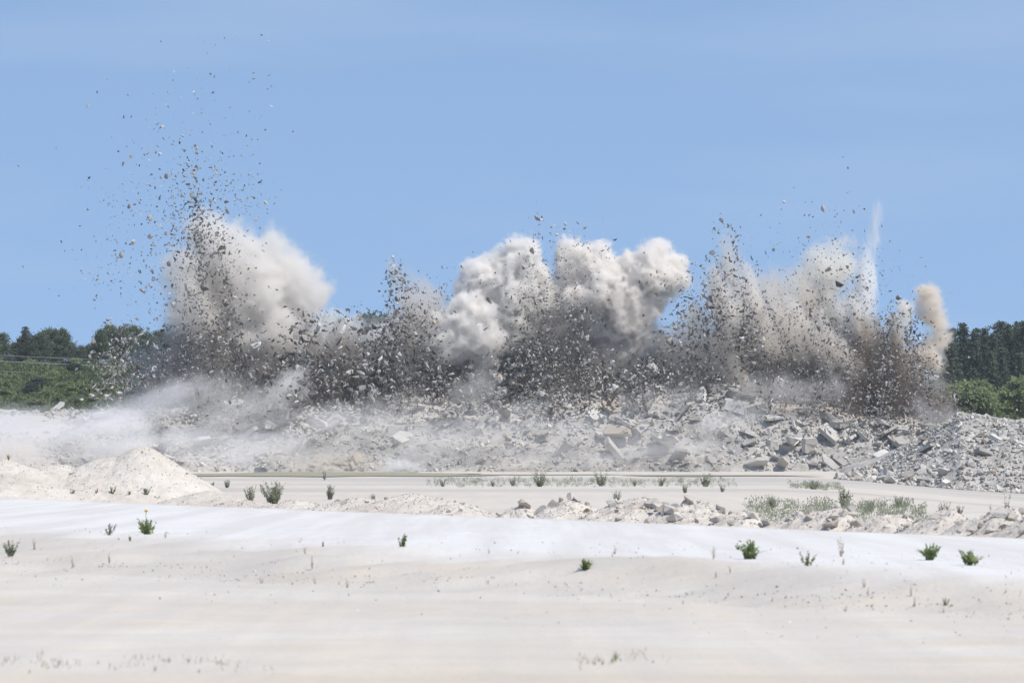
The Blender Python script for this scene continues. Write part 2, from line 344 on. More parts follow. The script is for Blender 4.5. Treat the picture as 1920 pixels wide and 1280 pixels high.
# ------------------------------------------------------------------ the blasted bench
def face_z(X, Y):
    """height of the broken bench at X, Y (toe near Y=396)"""
    c = crest_z(X) + 2.4 * (fbm2(X, Y * 0, 6, 4, 21) - .55)
    t = (Y - 396.0 - 1.6 * (fbm2(X, Y * 0, 7, 3, 22) - .5)) / 10.0
    b = np.clip(t, 0, 1.25)
    z = .1 + (c - .1) * np.where(b < 1, b ** .85, 1 - .25 * (b - 1))
    # bedding ledges
    st = 0.85; q = z + .5 * (fbm2(X, Y, 6, 3, 23) - .5); led = np.floor(q / st) * st + st * sstep(.55, 1, (q / st) % 1)
    z = z + (led - q) * .75 * sstep(.0, .15, t)
    z = z + (1.5 * (fbm2(X, Y, 2.6, 4, 24) - .5) + .35 * (fbm2(X, Y, .7, 3, 25) - .5)) * sstep(-.05, .12, t)
    return z
def build_bench():
    X = np.arange(-92, 72, .3); Y = np.arange(395, 409.5, .22)
    XX, YY = np.meshgrid(X, Y); Z = face_z(XX, YY)
    Z[-1] -= 2.5; Z[0] -= 1
    me = mesh_np('quarry_face', np.stack([XX, YY, Z], -1).reshape(-1, 3), grid_faces(len(Y), len(X)), M_FACE, smooth=False)
    root = tag(link('quarry_face', me), 'broken grey limestone bench sliding down in slabs under the blast', kind='structure')
    r = np.random.default_rng(3)
    def spots(n, u0=0, u1=1.08, x0=-60, x1=46):
        x = r.uniform(x0, x1, n); y = 396 + 10 * r.uniform(u0, u1, n)
        return np.stack([x, y, face_z(x, y)], 1)
    # rubble too small to pick apart
    n = 28000; P = spots(n, -.02, 1.12, -80, 58); s = .12 + .65 * r.random(n) ** 3
    P[:, 2] += s * .1
    rock_mass('stone_rubble', P, s, rot_mats(n, r, .7), CHIP + FINE + SLAB[:3], M_RUB, r.random(n) * .95, root)
    # blocks one can pick apart
    n = 204; P = spots(n, .02, 1.08); s = .7 + 1.7 * r.random(n) ** 2.8
    P[:, 2] += np.where(P[:, 1] > 404, .35 * r.random(n), 0); lean = rot_mats(n, r, .45)
    for i in range(n):
        sl = r.random() < .68
        m = Matrix(lean[i].tolist()).to_4x4()
        if not sl: m = Matrix(rot_mats(1, r)[0].tolist()).to_4x4()
        o = link('rock', random.choice(PM['rub']['slab' if sl else 'chunk']), parent=root)
        k = s[i] * (1 if sl else .62) * (.5 if P[i, 0] < -34 else 1)
        o.matrix_basis = Matrix.Translation(P[i] + [0, -.1, k * .1]) @ m @ Matrix.Diagonal((k * r.uniform(.9, 1.6), k, k * r.uniform(.45, 1.0), 1))
    for i in range(64):
        u = r.uniform(.45, 1.06) if i < 44 else r.uniform(.05, .5); x = r.uniform(-28, 40) if i < 30 else r.uniform(8, 40); y = 396 + 10 * u
        k = r.uniform(1.3, 3.1); o = link('rock', random.choice(PM['rub']['slab']), parent=root)
        o.matrix_basis = Matrix.Translation((x, y - .3, float(face_z(np.array([x]), np.array([y]))[0]) + k * .16)) @ Euler((r.normal(.45, .4), r.normal(0, .5), r.uniform(0, 6.28)), 'XYZ').to_matrix().to_4x4() @ Matrix.Diagonal((k, k * r.uniform(.5, .8), k * r.uniform(.5, 1.1), 1))
    # the slabs that catch the eye: (px, py, length px, aspect, thickness, roll about the view axis, lean towards the viewer)
    for px, py, L, asp, th, roll, leanx in [(1322, 772, 62, .55, 1.2, 28, 38), (1345, 786, 52, .5, 1.3, 27, 40), (1205, 734, 46, .7, .9, -4, 14), (1224, 760, 34, .6, 1.2, 24, 30),
            (1262, 752, 34, .7, 1, 40, 40), (1478, 838, 34, .8, 2.2, -3, 10), (1449, 833, 24, .9, 3, 2, 8), (1556, 868, 40, .4, 1.1, -42, 62), (1575, 862, 36, .45, 1.2, -38, 60),
            (1592, 828, 26, .6, 2, -20, 30), (672, 862, 34, .8, 2, -50, 50), (1072, 852, 40, .8, 2.2, 6, 12), (616, 798, 44, .4, .8, 26, 22), (604, 806, 38, .35, .8, 22, 24),
            (690, 806, 34, .55, 1, -16, 35), (676, 818, 36, .5, 1, -20, 40), (782, 769, 34, .6, .8, -4, 14), (1150, 770, 40, .7, .8, 4, 20), (1375, 850, 40, .8, 1.6, 50, 60),
            (1340, 868, 36, .5, 1.4, -38, 45), (1420, 845, 34, .8, 1.6, 12, 50), (1005, 828, 34, .7, 2, 14, 30), (790, 800, 40, .8, 2, 3, 6), (745, 803, 44, .7, 1.6, 0, 8), (1060, 790, 60, .5, 1.4, 2, 8),
            (1120, 782, 44, .6, 1.2, -4, 10), (940, 776, 50, .6, 1, 3, 12), (860, 786, 54, .5, 1.2, -2, 10), (1745, 800, 36, .7, 1.6, 2, 10), (1690, 805, 34, .8, 2, -8, 20), (190, 776, 40, .5, .9, 8, 14)]:
        d = 396 + 10 * np.clip((888 - py) / 130, 0, 1.0) - .5
        p = at(px, py, d); k = L * d / FPX
        o = link('rock', random.choice(PM['rub']['slab']), parent=root)
        o.matrix_basis = Matrix.Translation(p) @ Euler((R(leanx), R(-roll), r.uniform(-.3, .3))).to_matrix().to_4x4() @ Matrix.Diagonal((k, k * asp * 1.2, k * th * .7, 1))
    return root
build_bench()

# rubble tip at the side of the blast: comes towards the viewer
TIPX = [1560, 1620, 1700, 1800, 1920, 2300]; TIPY = [897, 903, 910, 918, 925, 938]
TOED = [290, 282, 276, 272, 270, 268]
def tip_z(X, Y):
    px = X / Y * FPX + 960
    base = np.interp(px, TIPX, TOED) + 5 * (fbm2(X, Y, 5, 3, 31) - .5)
    top = np.interp(px, [1500, 1590, 1650, 1720, 1800, 1860, 2000, 2400], [-.6, .3, 1.3, 3.0, 4.9, 4.7, 4.6, 4.6])
    t = (Y - base) / 13.0
    g = ground_z(X, np.minimum(Y, 300))
    z = g + top * np.clip(t, 0, 1) ** .85 + np.clip(t - 1, 0, 9) * .13 + .02
    return np.where(t < 0, g + t * 3, z) + (.8 * (fbm2(X, Y, 3.5, 4, 32) - .5) + .25 * (fbm2(X, Y, .6, 3, 33) - .5)) * sstep(-.02, .1, t) - .1 - 1.2 * (1 - sstep(1545, 1590, px))
def build_tip():
    Y = 170 * (400 / 170) ** np.linspace(0, 1, 190); PX = np.linspace(1540, 2350, 150)
    YY, PP = np.meshgrid(Y, PX, indexing='ij'); XX = (PP - 960) / FPX * YY
    me = mesh_np('rubble_pile', np.stack([XX, YY, tip_z(XX, YY)], -1).reshape(-1, 3), grid_faces(len(Y), len(PX)), M_FACE)
    root = tag(link('rubble_pile', me), 'long pale pile of loose limestone rubble beside the blasted bench', 'rubble pile')
    r = np.random.default_rng(5)
    def spots(n, far=1.25):
        px = r.uniform(1570, 2300, n); b = np.interp(px, TIPX, TOED); y = b + 13 * r.uniform(-.1, far, n)
        x = (px - 960) / FPX * y; return np.stack([x, y, tip_z(x, y)], 1)
    n = 14000; P = spots(n); s = (.08 + .36 * r.random(n) ** 3) * (P[:, 1] / 230); P[:, 2] = np.maximum(P[:, 2], ground_z(P[:, 0], P[:, 1])) + s * .12
    rock_mass('stone_rubble', P, s, rot_mats(n, r, .55), CHIP + FINE + CHUNK, M_RUB, r.random(n), root)
    n = 240; P = spots(n, .9); s = .32 + .55 * r.random(n) ** 2
    for i in range(n):
        sl = r.random() < .45; k = s[i] * (1.15 if sl else .85) * P[i, 1] / 225
        o = link('rock', random.choice(PM['rub']['slab' if sl else 'chunk']), parent=root)
        m = Matrix(rot_mats(1, r, .5)[0].tolist()).to_4x4()
        o.matrix_basis = Matrix.Translation((P[i, 0], P[i, 1], max(P[i, 2], gz(P[i, 0], P[i, 1])) + k * .16)) @ m @ Matrix.Diagonal((k * r.uniform(.8, 1.3), k, k * r.uniform(.8, 1.6), 1))
    return root
build_tip()

# ------------------------------------------------------------------ spoil heaps along the haul road
def heap(name, label, cones, seed, n_small, n_big, big=(.1, .3), rough=.1, nstone=None):
    """cones: (px, depth, height above the floor, half width across in px, half depth in m)"""
    r = np.random.default_rng(seed)
    C = [((px - 960) / FPX * d, d, h, rx / FPX * d, ry) for px, d, h, rx, ry in cones]
    def hz(X, Y):
        z = np.full(X.shape, -9.0)
        for cx, cy_, h, rx, ry in C:
            q = np.sqrt(((X - cx) / rx) ** 2 + ((Y - cy_) / ry) ** 2 + .012)
            z = np.maximum(z, h * (1 - q) + .0) if True else z
        g = ground_z(X, Y)
        lump = 2 * rough * (fbm2(X, Y, .9, 4, seed) - .5) + 1.2 * rough * (fbm2(X, Y, .25, 3, seed + 1) - .5)
        return g + np.where(z > -.15, z, -.15 - .2 * (-.15 - z)) + lump * sstep(-.05, .15, z)
    x0 = min(c[0] - c[3] for c in C); x1 = max(c[0] + c[3] for c in C); y0 = min(c[1] - c[4] for c in C); y1 = max(c[1] + c[4] for c in C)
    X = np.linspace(x0, x1, int(min(260, (x1 - x0) / .07))); Y = np.linspace(y0, y1, int(min(170, (y1 - y0) / .1)))
    XX, YY = np.meshgrid(X, Y)
    me = mesh_np(name, np.stack([XX, YY, hz(XX, YY)], -1).reshape(-1, 3), grid_faces(len(Y), len(X)), M_SPOIL)
    root = tag(link(name, me), label, 'gravel heap', 'spoil heaps along the haul road')
    def spots(n):
        out = np.empty((0, 3))
        while len(out) < n:
            x = r.uniform(x0, x1, 4 * n); y = r.uniform(y0, y1, 4 * n); z = hz(x, y)
            ok = (z > ground_z(x, y) + .02) & (r.random(4 * n) < .25 + .75 * (z - ground_z(x, y)))
            out = np.concatenate([out, np.stack([x, y, z], 1)[ok]])
        return out[:n]
    P = spots(n_small); s = (.025 + .075 * r.random(n_small) ** 4); P[:, 2] += s * .1
    rock_mass('stone_rubble', P, s, rot_mats(n_small, r), CHIP, M_SPOILS, .25 + r.random(n_small) * .6, root)
    P = spots(n_big)
    for i in range(n_big):
        k = big[0] + (big[1] - big[0]) * r.random() ** 2
        o = link('stone', random.choice(PM['spoil'][random.choice(['chunk', 'chunk', 'slab'])]), parent=root)
        o.matrix_basis = Matrix.Translation(P[i] + [0, 0, k * .14]) @ Matrix(rot_mats(1, r, .5)[0].tolist()).to_4x4() @ Matrix.Diagonal((k * r.uniform(.9, 1.5), k, k * r.uniform(.8, 1.2), 1))
    return root, hz
heapL, hzL = heap('gravel_heap', 'tallest cream gravel heap with a rounded peak beside the muddy water',
     [(268, 139, 2.12, 185, 4.6), (215, 139, 1.75, 240, 5), (110, 139, 1.45, 260, 5), (0, 138, 1.42, 300, 5), (-160, 138, 1.42, 320, 5), (-400, 138, 1.4, 360, 5), (390, 132, .55, 120, 3)], 51, 9000, 60, (.08, .22), .09)
heapA, hzA = heap('gravel_heap', 'low smooth gravel hump between the tall heap and the boulder heap',
     [(770, 113, .62, 170, 3.2), (680, 115, .5, 160, 3), (560, 120, .34, 130, 2.6), (460, 124, .3, 110, 2.4), (850, 108, .4, 90, 2)], 53, 5000, 50, (.07, .2), .08)
heapB, hzB = heap('gravel_heap', 'knobbly heap of gravel and flat boulders beside the haul road',
     [(1060, 99, .62, 110, 2.6), (980, 99, .45, 70, 2), (1200, 97, .66, 150, 3), (1300, 95, .60, 130, 2.8), (1395, 90, .36, 80, 2)], 55, 5000, 110, (.12, .42), .14)
heapC, hzC = heap('gravel_heap', 'long heap of cracked beige boulders in front of the weed patch',
     [(1500, 81, .42, 90, 1.8), (1570, 79, .62, 110, 2.2), (1680, 76, .52, 110, 2), (1780, 73, .55, 110, 2), (1880, 70, .68, 120, 2.2), (2000, 67, .66, 140, 2.2), (2150, 64, .6, 150, 2.2)], 57, 4500, 150, (.1, .36), .16)

# muddy water at the foot of the bench
def pool(name, label, px, d0, d1, half, seed):
    a = np.linspace(0, 2 * np.pi, 96, endpoint=False); r = np.random.default_rng(seed)
    wob = 1 + .18 * np.sin(a * 3 + r.uniform(0, 6)) + .1 * np.sin(a * 7 + r.uniform(0, 6)) + .05 * np.sin(a * 13)
    dm = (d0 + d1) / 2; cx = (px - 960) / FPX * dm
    X = cx + half / FPX * dm * np.cos(a) * wob; Y = dm + (d1 - d0) / 2 * np.sin(a) * wob
    bm = bmesh.new(); bm.faces.new([bm.verts.new((x - cx, y - dm, 0)) for x, y in zip(X, Y)])
    me = bpy.data.meshes.new(name); bm.to_mesh(me); bm.free(); me.materials.append(M_WATER)
    tag(link(name, me, (cx, dm, .295)), label, kind='structure')
pool('water', 'olive muddy water below the blasted bench', 600, 290, 397, 300, 1)
pool('water', 'narrow shallow puddle on the pale floor', 1330, 300, 328, 170, 2)
pool('water', 'thin shallow puddle near the rubble pile', 1020, 318, 338, 150, 3)

# ------------------------------------------------------------------ trees, shrubs
def quads_mesh(name, C, A, B, mat):
    """leaf quads: centres C, half axes A and B"""
    n = len(C); V = np.stack([C - A - B, C + A - B, C + A + B, C - A + B], 1).reshape(-1, 3)
    return mesh_np(name, V, np.arange(4 * n).reshape(n, 4), mat)
def unit(v): return v / np.maximum(np.linalg.norm(v, axis=-1, keepdims=True), 1e-6)
def tube(P, rad, k=6):
    """verts, faces of a tapered tube through P"""
    P = np.asarray(P, float); V = []; n = len(P)
    for i in range(n):
        t = unit(P[min(i + 1, n - 1)] - P[max(i - 1, 0)]); u = unit(np.cross(t, [.31, .95, .05])); v = np.cross(t, u)
        for j in range(k):
            a = 2 * math.pi * j / k; V.append(P[i] + rad[i] * (math.cos(a) * u + math.sin(a) * v))
    F = [[i * k + j, i * k + (j + 1) % k, (i + 1) * k + (j + 1) % k, (i + 1) * k + j] for i in range(n - 1) for j in range(k)]
    return np.array(V), np.array(F)
def tubes_mesh(name, lst, mat, k=5):
    V, F, o = [], [], 0
    for P, rad in lst:
        v, f = tube(P, rad, k); V.append(v); F.append(f + o); o += len(v)
    return mesh_np(name, np.concatenate(V), np.concatenate(F), mat, smooth=True)
def spruce(seed, h=11, mat=None, pine=False):
    r = np.random.default_rng(seed); C, A, B = [], [], []; limbs = [(np.array([[0, 0, 0], [0.05, 0, h * .5], [0, 0.03, h * .97]]), [.16, .10, .015])]
    z = h * (.28 if pine else .08)
    while z < h * .985:
        u = 1 - z / h; L = h * (.05 + .25 * u ** .75) * r.uniform(.75, 1.15)
        if pine: L = h * .20 * math.sin(math.pi * min(1, .12 + u * 1.1)) ** .6 * r.uniform(.7, 1.2)
        for a in r.uniform(0, 6.283) + np.arange(5) * 1.2566 + r.normal(0, .25, 5):
            l = L * r.uniform(.65, 1.1); dr = np.array([math.cos(a), math.sin(a), 0]); m = max(3, int(l / .13))
            t = np.linspace(.15, 1, m); droop = (-.35 * t + .22 * t * t) * l * (1 if not pine else -.5)
            pts = dr[None] * (t * l)[:, None] + np.array([0, 0, z])[None]; pts[:, 2] += droop
            limbs.append((np.array([[0, 0, z], pts[-1]]), [.03, .008])) if r.random() < .4 else None
            for q in range(3):
                c = pts + r.normal(0, .09, pts.shape); side = unit(np.cross(dr, [0, 0, 1.]) * r.normal(0, 1, (m, 1)) + r.normal(0, .45, (m, 3)) + dr * .5)
                w_ = (.20 * (1.1 - .55 * t))[:, None]
                C.append(c); A.append(side * w_); B.append(unit(np.cross(side, r.normal(0, 1, (m, 3)))) * w_ * .42)
        z += h * r.uniform(.022, .034)
    return tubes_mesh('trunk', limbs, M_BARK), quads_mesh('crown', np.concatenate(C), np.concatenate(A), np.concatenate(B), mat or M_NEEDLE)
def broadleaf(seed, h=9, wid=2.6, mat=None, leaf=.16, nclump=70, trunk=None, base=.2, per=60):
    r = np.random.default_rng(seed); limbs = [(np.array([[0, 0, 0], [.1, .05, h * .45], [0, 0, h * .9]]), [.13, .08, .02])]; C = []
    for i in range(nclump):
        z = h * (base + (1 - base) * r.random() ** .8); u = (z / h - base) / (1 - base)
        rad = wid * (math.sin(math.pi * min(1, .18 + .80 * u)) ** .65) * math.sqrt(r.random()) * r.uniform(.8, 1.15); a = r.uniform(0, 6.283)
        c = np.array([math.cos(a) * rad, math.sin(a) * rad, z]); cs = r.uniform(.28, .6) * wid / 2.4
        if r.random() < .5: limbs.append((np.array([[0, 0, max(.2, z - rad * .8)], c]), [.035, .01]))
        C.append(c + r.normal(0, 1, (per, 3)) * cs * [1, 1, .7])
    C = np.concatenate(C); n = len(C); A = unit(r.normal(0, 1, (n, 3))); B = unit(np.cross(A, r.normal(0, 1, (n, 3))))
    s = leaf * r.uniform(.6, 1.2, (n, 1))
    return tubes_mesh('trunk', limbs, trunk or M_BARK), quads_mesh('crown', C, A * s, B * s * .6, mat or M_LEAF)
TREES = dict(spruce=[spruce(1), spruce(2), spruce(3, pine=True), spruce(4)], birch=[broadleaf(11, trunk=M_BIRCH), broadleaf(12, 9, 2.9), broadleaf(13, 9, 2.3, trunk=M_BIRCH)],
             shrub=[broadleaf(21, 3.4, 1.3, M_SHRUB, .13, 46, base=.05, per=45), broadleaf(22, 3.2, 1.5, M_SHRUB, .12, 46, base=.05, per=45)],
             willow=[broadleaf(31, 3.2, 1.9, M_SHRUBG, .13, 50, base=.05, per=45), broadleaf(32, 2.6, 1.8, M_SHRUB, .13, 46, base=.03, per=45)])
NATIVE = dict(spruce=11, birch=9, shrub=3.3, willow=3.0)
TREE_LIST = []
def tree(kind, px, top_py, d, label, group, name=None, wide=1.0):
    x = (px - 960) / FPX * d; z = gz(x, d); h = max(1.2, CAM_H + (HOR - top_py) / FPX * d - z)
    k = h / NATIVE[kind]; tr, cr = random.choice(TREES[kind])
    o = link(name or {'spruce': 'spruce_tree', 'birch': 'birch_tree', 'shrub': 'green_shrub', 'willow': 'grey_shrub'}[kind], None, (x, d, z - .1)); o.rotation_euler.z = random.uniform(0, 6.28)
    o.scale = (k * wide * random.uniform(.9, 1.1),) * 2 + (k,); o.empty_display_size = .1
    tag(o, label, 'shrub' if kind in ('shrub', 'willow') else 'tree', group)
    link('trunk', tr, parent=o); link('crown', cr, parent=o); TREE_LIST.append((px, o))
    return o
# right wood: dark spruces behind a fringe of light green saplings
r0 = random.Random(4)
G1, G2, G3, G4 = 'conifers of the dark wood', 'saplings along the dark wood', 'trees above the grass slope', 'shrubs on the grass slope'
for px, py, d in [(1782, 622, 505), (1805, 602, 515), (1826, 618, 508), (1846, 612, 518), (1862, 622, 506), (1876, 598, 520), (1890, 605, 512), (1907, 600, 516), (1925, 596, 510), (1945, 602, 515), (1965, 590, 520), (1990, 600, 512), (2020, 596, 516), (2060, 594, 512), (2110, 590, 518)]:
    tree('spruce', px, py, d, 'tall dark conifer in the front rank of the wood', G1, wide=.85)
for i in range(26):
    tree('spruce', 1775 + i * 15 + r0.uniform(-6, 6), r0.uniform(608, 650), r0.uniform(525, 560), 'dark conifer deeper in the wood behind the front rank', G1, wide=.9)
for i in range(10):
    tree('spruce', 1775 + i * 26 + r0.uniform(-8, 8), r0.uniform(640, 690), r0.uniform(490, 500), 'shorter dark conifer at the edge of the wood', G1, wide=1.0)
for i in range(34):
    tree('shrub', 1752 + i * 13 + r0.uniform(-6, 6), r0.uniform(712, 742), r0.uniform(468, 486), 'light green sapling on top of the rubble plateau', G2, wide=1.15)
# a few trees that show between the plumes
for px, py, d in [(1236, 616, 520), (1222, 632, 516), (1252, 628, 524), (1268, 640, 512), (1205, 640, 526)]:
    tree('spruce', px, py, d, 'dark conifer showing in the gap between two dust plumes', 'conifers in the gap between the plumes', wide=1.2)
for px, py, d in [(545, 600, 540), (580, 612, 545), (612, 600, 542), (650, 606, 548), (690, 596, 540), (722, 598, 545), (748, 606, 540), (500, 606, 545), (450, 612, 550), (780, 620, 545), (820, 626, 548)]:
    tree('birch', px, py, d, 'dark broadleaf tree behind the flying slabs', 'trees behind the flying slabs', wide=1.1)
for i in range(24):
    tree('spruce', 860 + i * 36 + r0.uniform(-10, 10), r0.uniform(652, 690), r0.uniform(525, 560), 'dark conifer half hidden behind the curtain of debris', 'conifers behind the curtain of debris', wide=1.7)
# left: broadleaf trees and a spruce above a grass slope
tree('spruce', 48, 610, 548, 'pointed spruce rising over the broadleaf trees above the grass slope', G3, wide=1.3)
for px, py, d, t in [(-20, 628, 548, 'broadleaf tree cut off by the edge of the view above the grass slope'), (4, 626, 550, 'broadleaf tree standing before the pointed spruce on its outer side')]:
    tree('birch', px, py, d, t, G3)
for px, py in [(28, 642), (40, 634), (62, 630), (78, 624), (92, 618), (104, 620), (116, 618), (124, 628)]:
    tree('birch', px, py, r0.uniform(548, 558), 'dense broadleaf tree in the grove beside the pointed spruce', G3, wide=.95)
for px, py in [(140, 650), (152, 648), (166, 646), (178, 640)]:
    tree('birch', px, py, r0.uniform(550, 560), 'low broadleaf tree in the dip between grove and blast', G3, wide=.8)
for px, py in [(190, 620), (205, 612), (228, 614), (250, 612), (275, 624), (300, 622), (330, 626), (360, 630), (395, 630)]:
    tree('birch', px, py, r0.uniform(545, 556), 'broadleaf tree behind the shower of pale chips', 'trees behind the shower of chips', wide=1.1)
for i in range(30):
    tree('willow', r0.uniform(-40, 330), r0.uniform(668, 690), r0.uniform(528, 540), 'bushy shrub along the foot of the grove', 'shrubs at the foot of the grove', wide=1.3)
for px, py, d, k in [(70, 712, 470, 'willow'), (85, 708, 476, 'willow'), (100, 704, 482, 'willow'), (112, 700, 488, 'willow'), (125, 698, 495, 'willow'), (140, 700, 490, 'willow'), (60, 726, 462, 'willow'), (90, 730, 458, 'willow'),
                     (120, 716, 466, 'shrub'), (135, 722, 460, 'shrub'), (150, 716, 464, 'shrub'), (165, 722, 458, 'shrub'), (180, 718, 462, 'shrub'), (110, 738, 448, 'shrub'), (145, 738, 446, 'shrub'), (175, 742, 444, 'shrub'),
                     (10, 728, 455, 'shrub'), (35, 742, 445, 'shrub'), (-10, 738, 448, 'shrub'), (205, 716, 462, 'shrub'), (235, 722, 458, 'shrub'), (265, 722, 458, 'shrub'), (60, 748, 440, 'shrub'), (80, 750, 438, 'shrub')]:
    tree(k, px, py, d, 'grey-green shrub on the grass slope' if k == 'willow' else 'fresh green shrub on the grass slope', G4, wide=1.5)
ordinals(TREE_LIST, 'along the line')
def meadow():
    r = np.random.default_rng(61); n = 26000
    y = r.uniform(414, 530, n); px = r.uniform(-260, 520, n); x = (px - 960) / FPX * y; z = ground_z(x, y)
    C = np.stack([x, y, z + .2], 1); a = r.uniform(0, 3.14, n); s = r.uniform(.5, 1.3, n)[:, None]
    A = np.stack([np.cos(a), np.sin(a), r.normal(0, .2, n)], 1) * .10 * s; B = np.stack([r.normal(0, .12, n), r.normal(0, .12, n), np.full(n, .32)], 1) * s
    tag(link('grass', quads_mesh('grass', C, A, B, M_GRASS)), 'rough green meadow grass on the slope below the grove', 'grass', kind='stuff')
meadow()
# power line in front of the grove
def power_line():
    ends = [(-420, 470), (760, 520)]
    pole = []
    for px, d in ends:
        x = (px - 960) / FPX * d; z = gz(x, d); top = CAM_H + (HOR - (640 if px < 0 else 660)) / FPX * d
        o = link('power_pole', None, (x, d, z)); tag(o, 'wooden power pole carrying the cables past the grove, ' + ('beyond the meadow edge' if px < 0 else 'hidden by the blast'), 'pole', 'power poles behind the quarry')
        hh = max(top - z, 5) + 1
        link('post', tubes_mesh('post', [(np.array([[0, 0, -.3], [0, 0, hh]]), [.14, .1])], M_POLE, 8), parent=o)
        link('crossarm', tubes_mesh('crossarm', [(np.array([[-1.1, 0, hh - .5], [1.1, 0, hh - .5]]), [.06, .06])], M_POLE, 6), parent=o)
    for (p0, p1), lab in (((659, 671), 'upper'), ((669, 684), 'middle'), ((688, 702), 'lowest')):
        a = at(-420, p0 - 22, 470); b = at(760, p1 + 10, 520); t = np.linspace(0, 1, 40)[:, None]
        P = a + (b - a) * t; P[:, 2] -= .9 * 4 * (t * (1 - t))[:, 0]
        P -= a
        tag(link('power_cable', tubes_mesh('power_cable', [(P, np.full(40, .022 if lab != 'middle' else .03))], M_WIRE, 5), a), lab + ' thin pale cable strung across the front of the grove', 'cable', 'power cables by the grove')
power_line()

# ------------------------------------------------------------------ plants on the quarry floor
def blade_plant(seed, n, L, spread, wid, mat):
    """rosette or tuft of arching pointed leaves, one mesh"""
    r = np.random.default_rng(seed); V, F, o = [], [], 0
    for i in range(n):
        a = r.uniform(0, 6.283); l = L * r.uniform(.3, 1.12); sp = spread * r.uniform(.05, 1.5); dr = np.array([math.cos(a), math.sin(a), 0]); sd = np.array([-dr[1], dr[0], 0]); w0 = wid * r.uniform(.7, 1.2)
        for k in range(5):
            t = k / 4; c = dr * (sp * l * t * (.5 + .5 * t)) + np.array([0, 0, l * (t - .28 * sp * t * t)]); wk = w0 * (math.sin(math.pi * (.18 + .8 * t)) if k < 4 else .05)
            V += [c - sd * wk, c + sd * wk]
        F += [[o + 2 * k, o + 2 * k + 1, o + 2 * k + 3, o + 2 * k + 2] for k in range(4)]; o += 10
    return mesh_np('leaves', np.array(V), np.array(F), mat)
def stem_plant(seed, n, h, mat, leaf=.05, spread=.35, per=26):
    """upright weed: stems with small leaves"""
    r = np.random.default_rng(seed); limbs = []; C, A, B = [], [], []
    for i in range(n):
        a = r.uniform(0, 6.283); l = h * r.uniform(.5, 1.05); s = spread * r.random() ** .7 * h; b0 = np.array([math.cos(a) * s * .25, math.sin(a) * s * .25, 0]); e = np.array([math.cos(a) * s, math.sin(a) * s, l])
        limbs.append((np.array([b0, (b0 + e) / 2 + [0, 0, .06 * h], e]), [.012 * h, .008 * h, .004 * h]))
        t = r.uniform(.12, 1, per)[:, None]; c = b0 + (e - b0) * t + r.normal(0, .035 * h, (per, 3)); C.append(c)
        ax = unit(r.normal(0, 1, (per, 3)) + [0, 0, .6]); A.append(ax * leaf * (1.15 - .6 * t)); B.append(unit(np.cross(ax, r.normal(0, 1, (per, 3)))) * leaf * .32 * (1.15 - .5 * t))
    return tubes_mesh('stems', limbs, mat, 4), quads_mesh('leaves', np.concatenate(C), np.concatenate(A), np.concatenate(B), mat)
def plant(kind, px, py, hpx, label, name='weed', group=None, d=None, mat=None, z=None, seed=None, surf=None):
    """rooted where the photo shows (px, py); hpx its height in photo pixels"""
    if d is None:
        d = CAM_H * FPX / (py - HOR)
        for _ in range(12): d = (CAM_H - gz((px - 960) / FPX * d, d)) * FPX / (py - HOR)
    x = (px - 960) / FPX * d; zz = gz(x, d)
    if surf is not None: zz = max(zz, float(surf(np.array([x]), np.array([d]))[0]))
    h = hpx * d / FPX; sd = seed or int(px * 7 + py)
    o = link(name, None, (x, d, zz - .005)); o.empty_display_size = .05; o.rotation_euler.z = sd % 6
    tag(o, label, 'plant', group)
    if kind == 'rosette':
        lv = link('leaves', blade_plant(sd, 40, h * .95, .8, h * .07, mat or M_HERB), parent=o); lv.rotation_euler = (((sd % 7) - 3) * .08, ((sd % 5) - 2) * .14, 0); lv.scale = (1.1, 1.1, 1)
        st, lf = stem_plant(sd + 1, 16, h * .9, mat or M_HERB, h * .13, .75, 12); link('stems', st, parent=o); link('side_shoots', lf, parent=o)
    elif kind == 'tuft': link('leaves', blade_plant(sd, 46, h * 1.1, .55, h * .02, mat or M_HERB), parent=o)
    else:
        n, lf, sp = {'bush': (40, .055, .8), 'weed': (16, .06, .5), 'stalk': (4, .06, .22), 'sprig': (5, .11, .7)}[kind]
        st, lv = stem_plant(sd, n, h, mat or M_WEED, lf * h, sp, 30 if kind != 'stalk' else 18); link('stems', st, parent=o); link('leaves', lv, parent=o)
    return o
GF = 'green plants on the road bank'
plant('weed', 20, 1036, 34, 'dark bushy weed on the road bank cut close to the view edge', group=GF, name='leafy_weed', mat=M_WEED)
plant('sprig', 206, 1040, 22, 'thin sprawling sprig beside the yellow-flowered plant', group=GF, name='leafy_weed')
plant('sprig', 244, 1048, 12, 'tiny sprig just below the yellow-flowered plant', group=GF, name='leafy_weed', mat=M_HERB)
fl = plant('rosette', 274, 1036, 32, 'green leafy plant with one yellow flower on the road bank', group=GF, name='flowering_plant')
hh = 1.28 * .0085 * 34
fm = blade_plant(5, 22, .05, 1.6, .014, M_YELLOW); fm.name = 'flower'
link('flower', fm, (0, 0, .36), fl); link('flower_stalk', tubes_mesh('flower_stalk', [(np.array([[0, 0, 0], [.01, 0, .36]]), [.005, .004])], M_HERB, 4), parent=fl)
plant('stalk', 310, 1026, 14, 'small dry sprig on the far side of the yellow-flowered plant', group=GF, name='leafy_weed')
plant('sprig', 606, 1062, 10, 'tiny lone sprig low on the bank between the two leafy clumps', group=GF, name='leafy_weed', mat=M_HERB)
plant('sprig', 754, 1066, 26, 'bright sprawling green sprig low on the bank', group=GF, name='leafy_weed', mat=M_HERB)
plant('rosette', 1098, 1056, 24, 'small upright rosette alone by the white road edge', group=GF, name='rosette_plant')
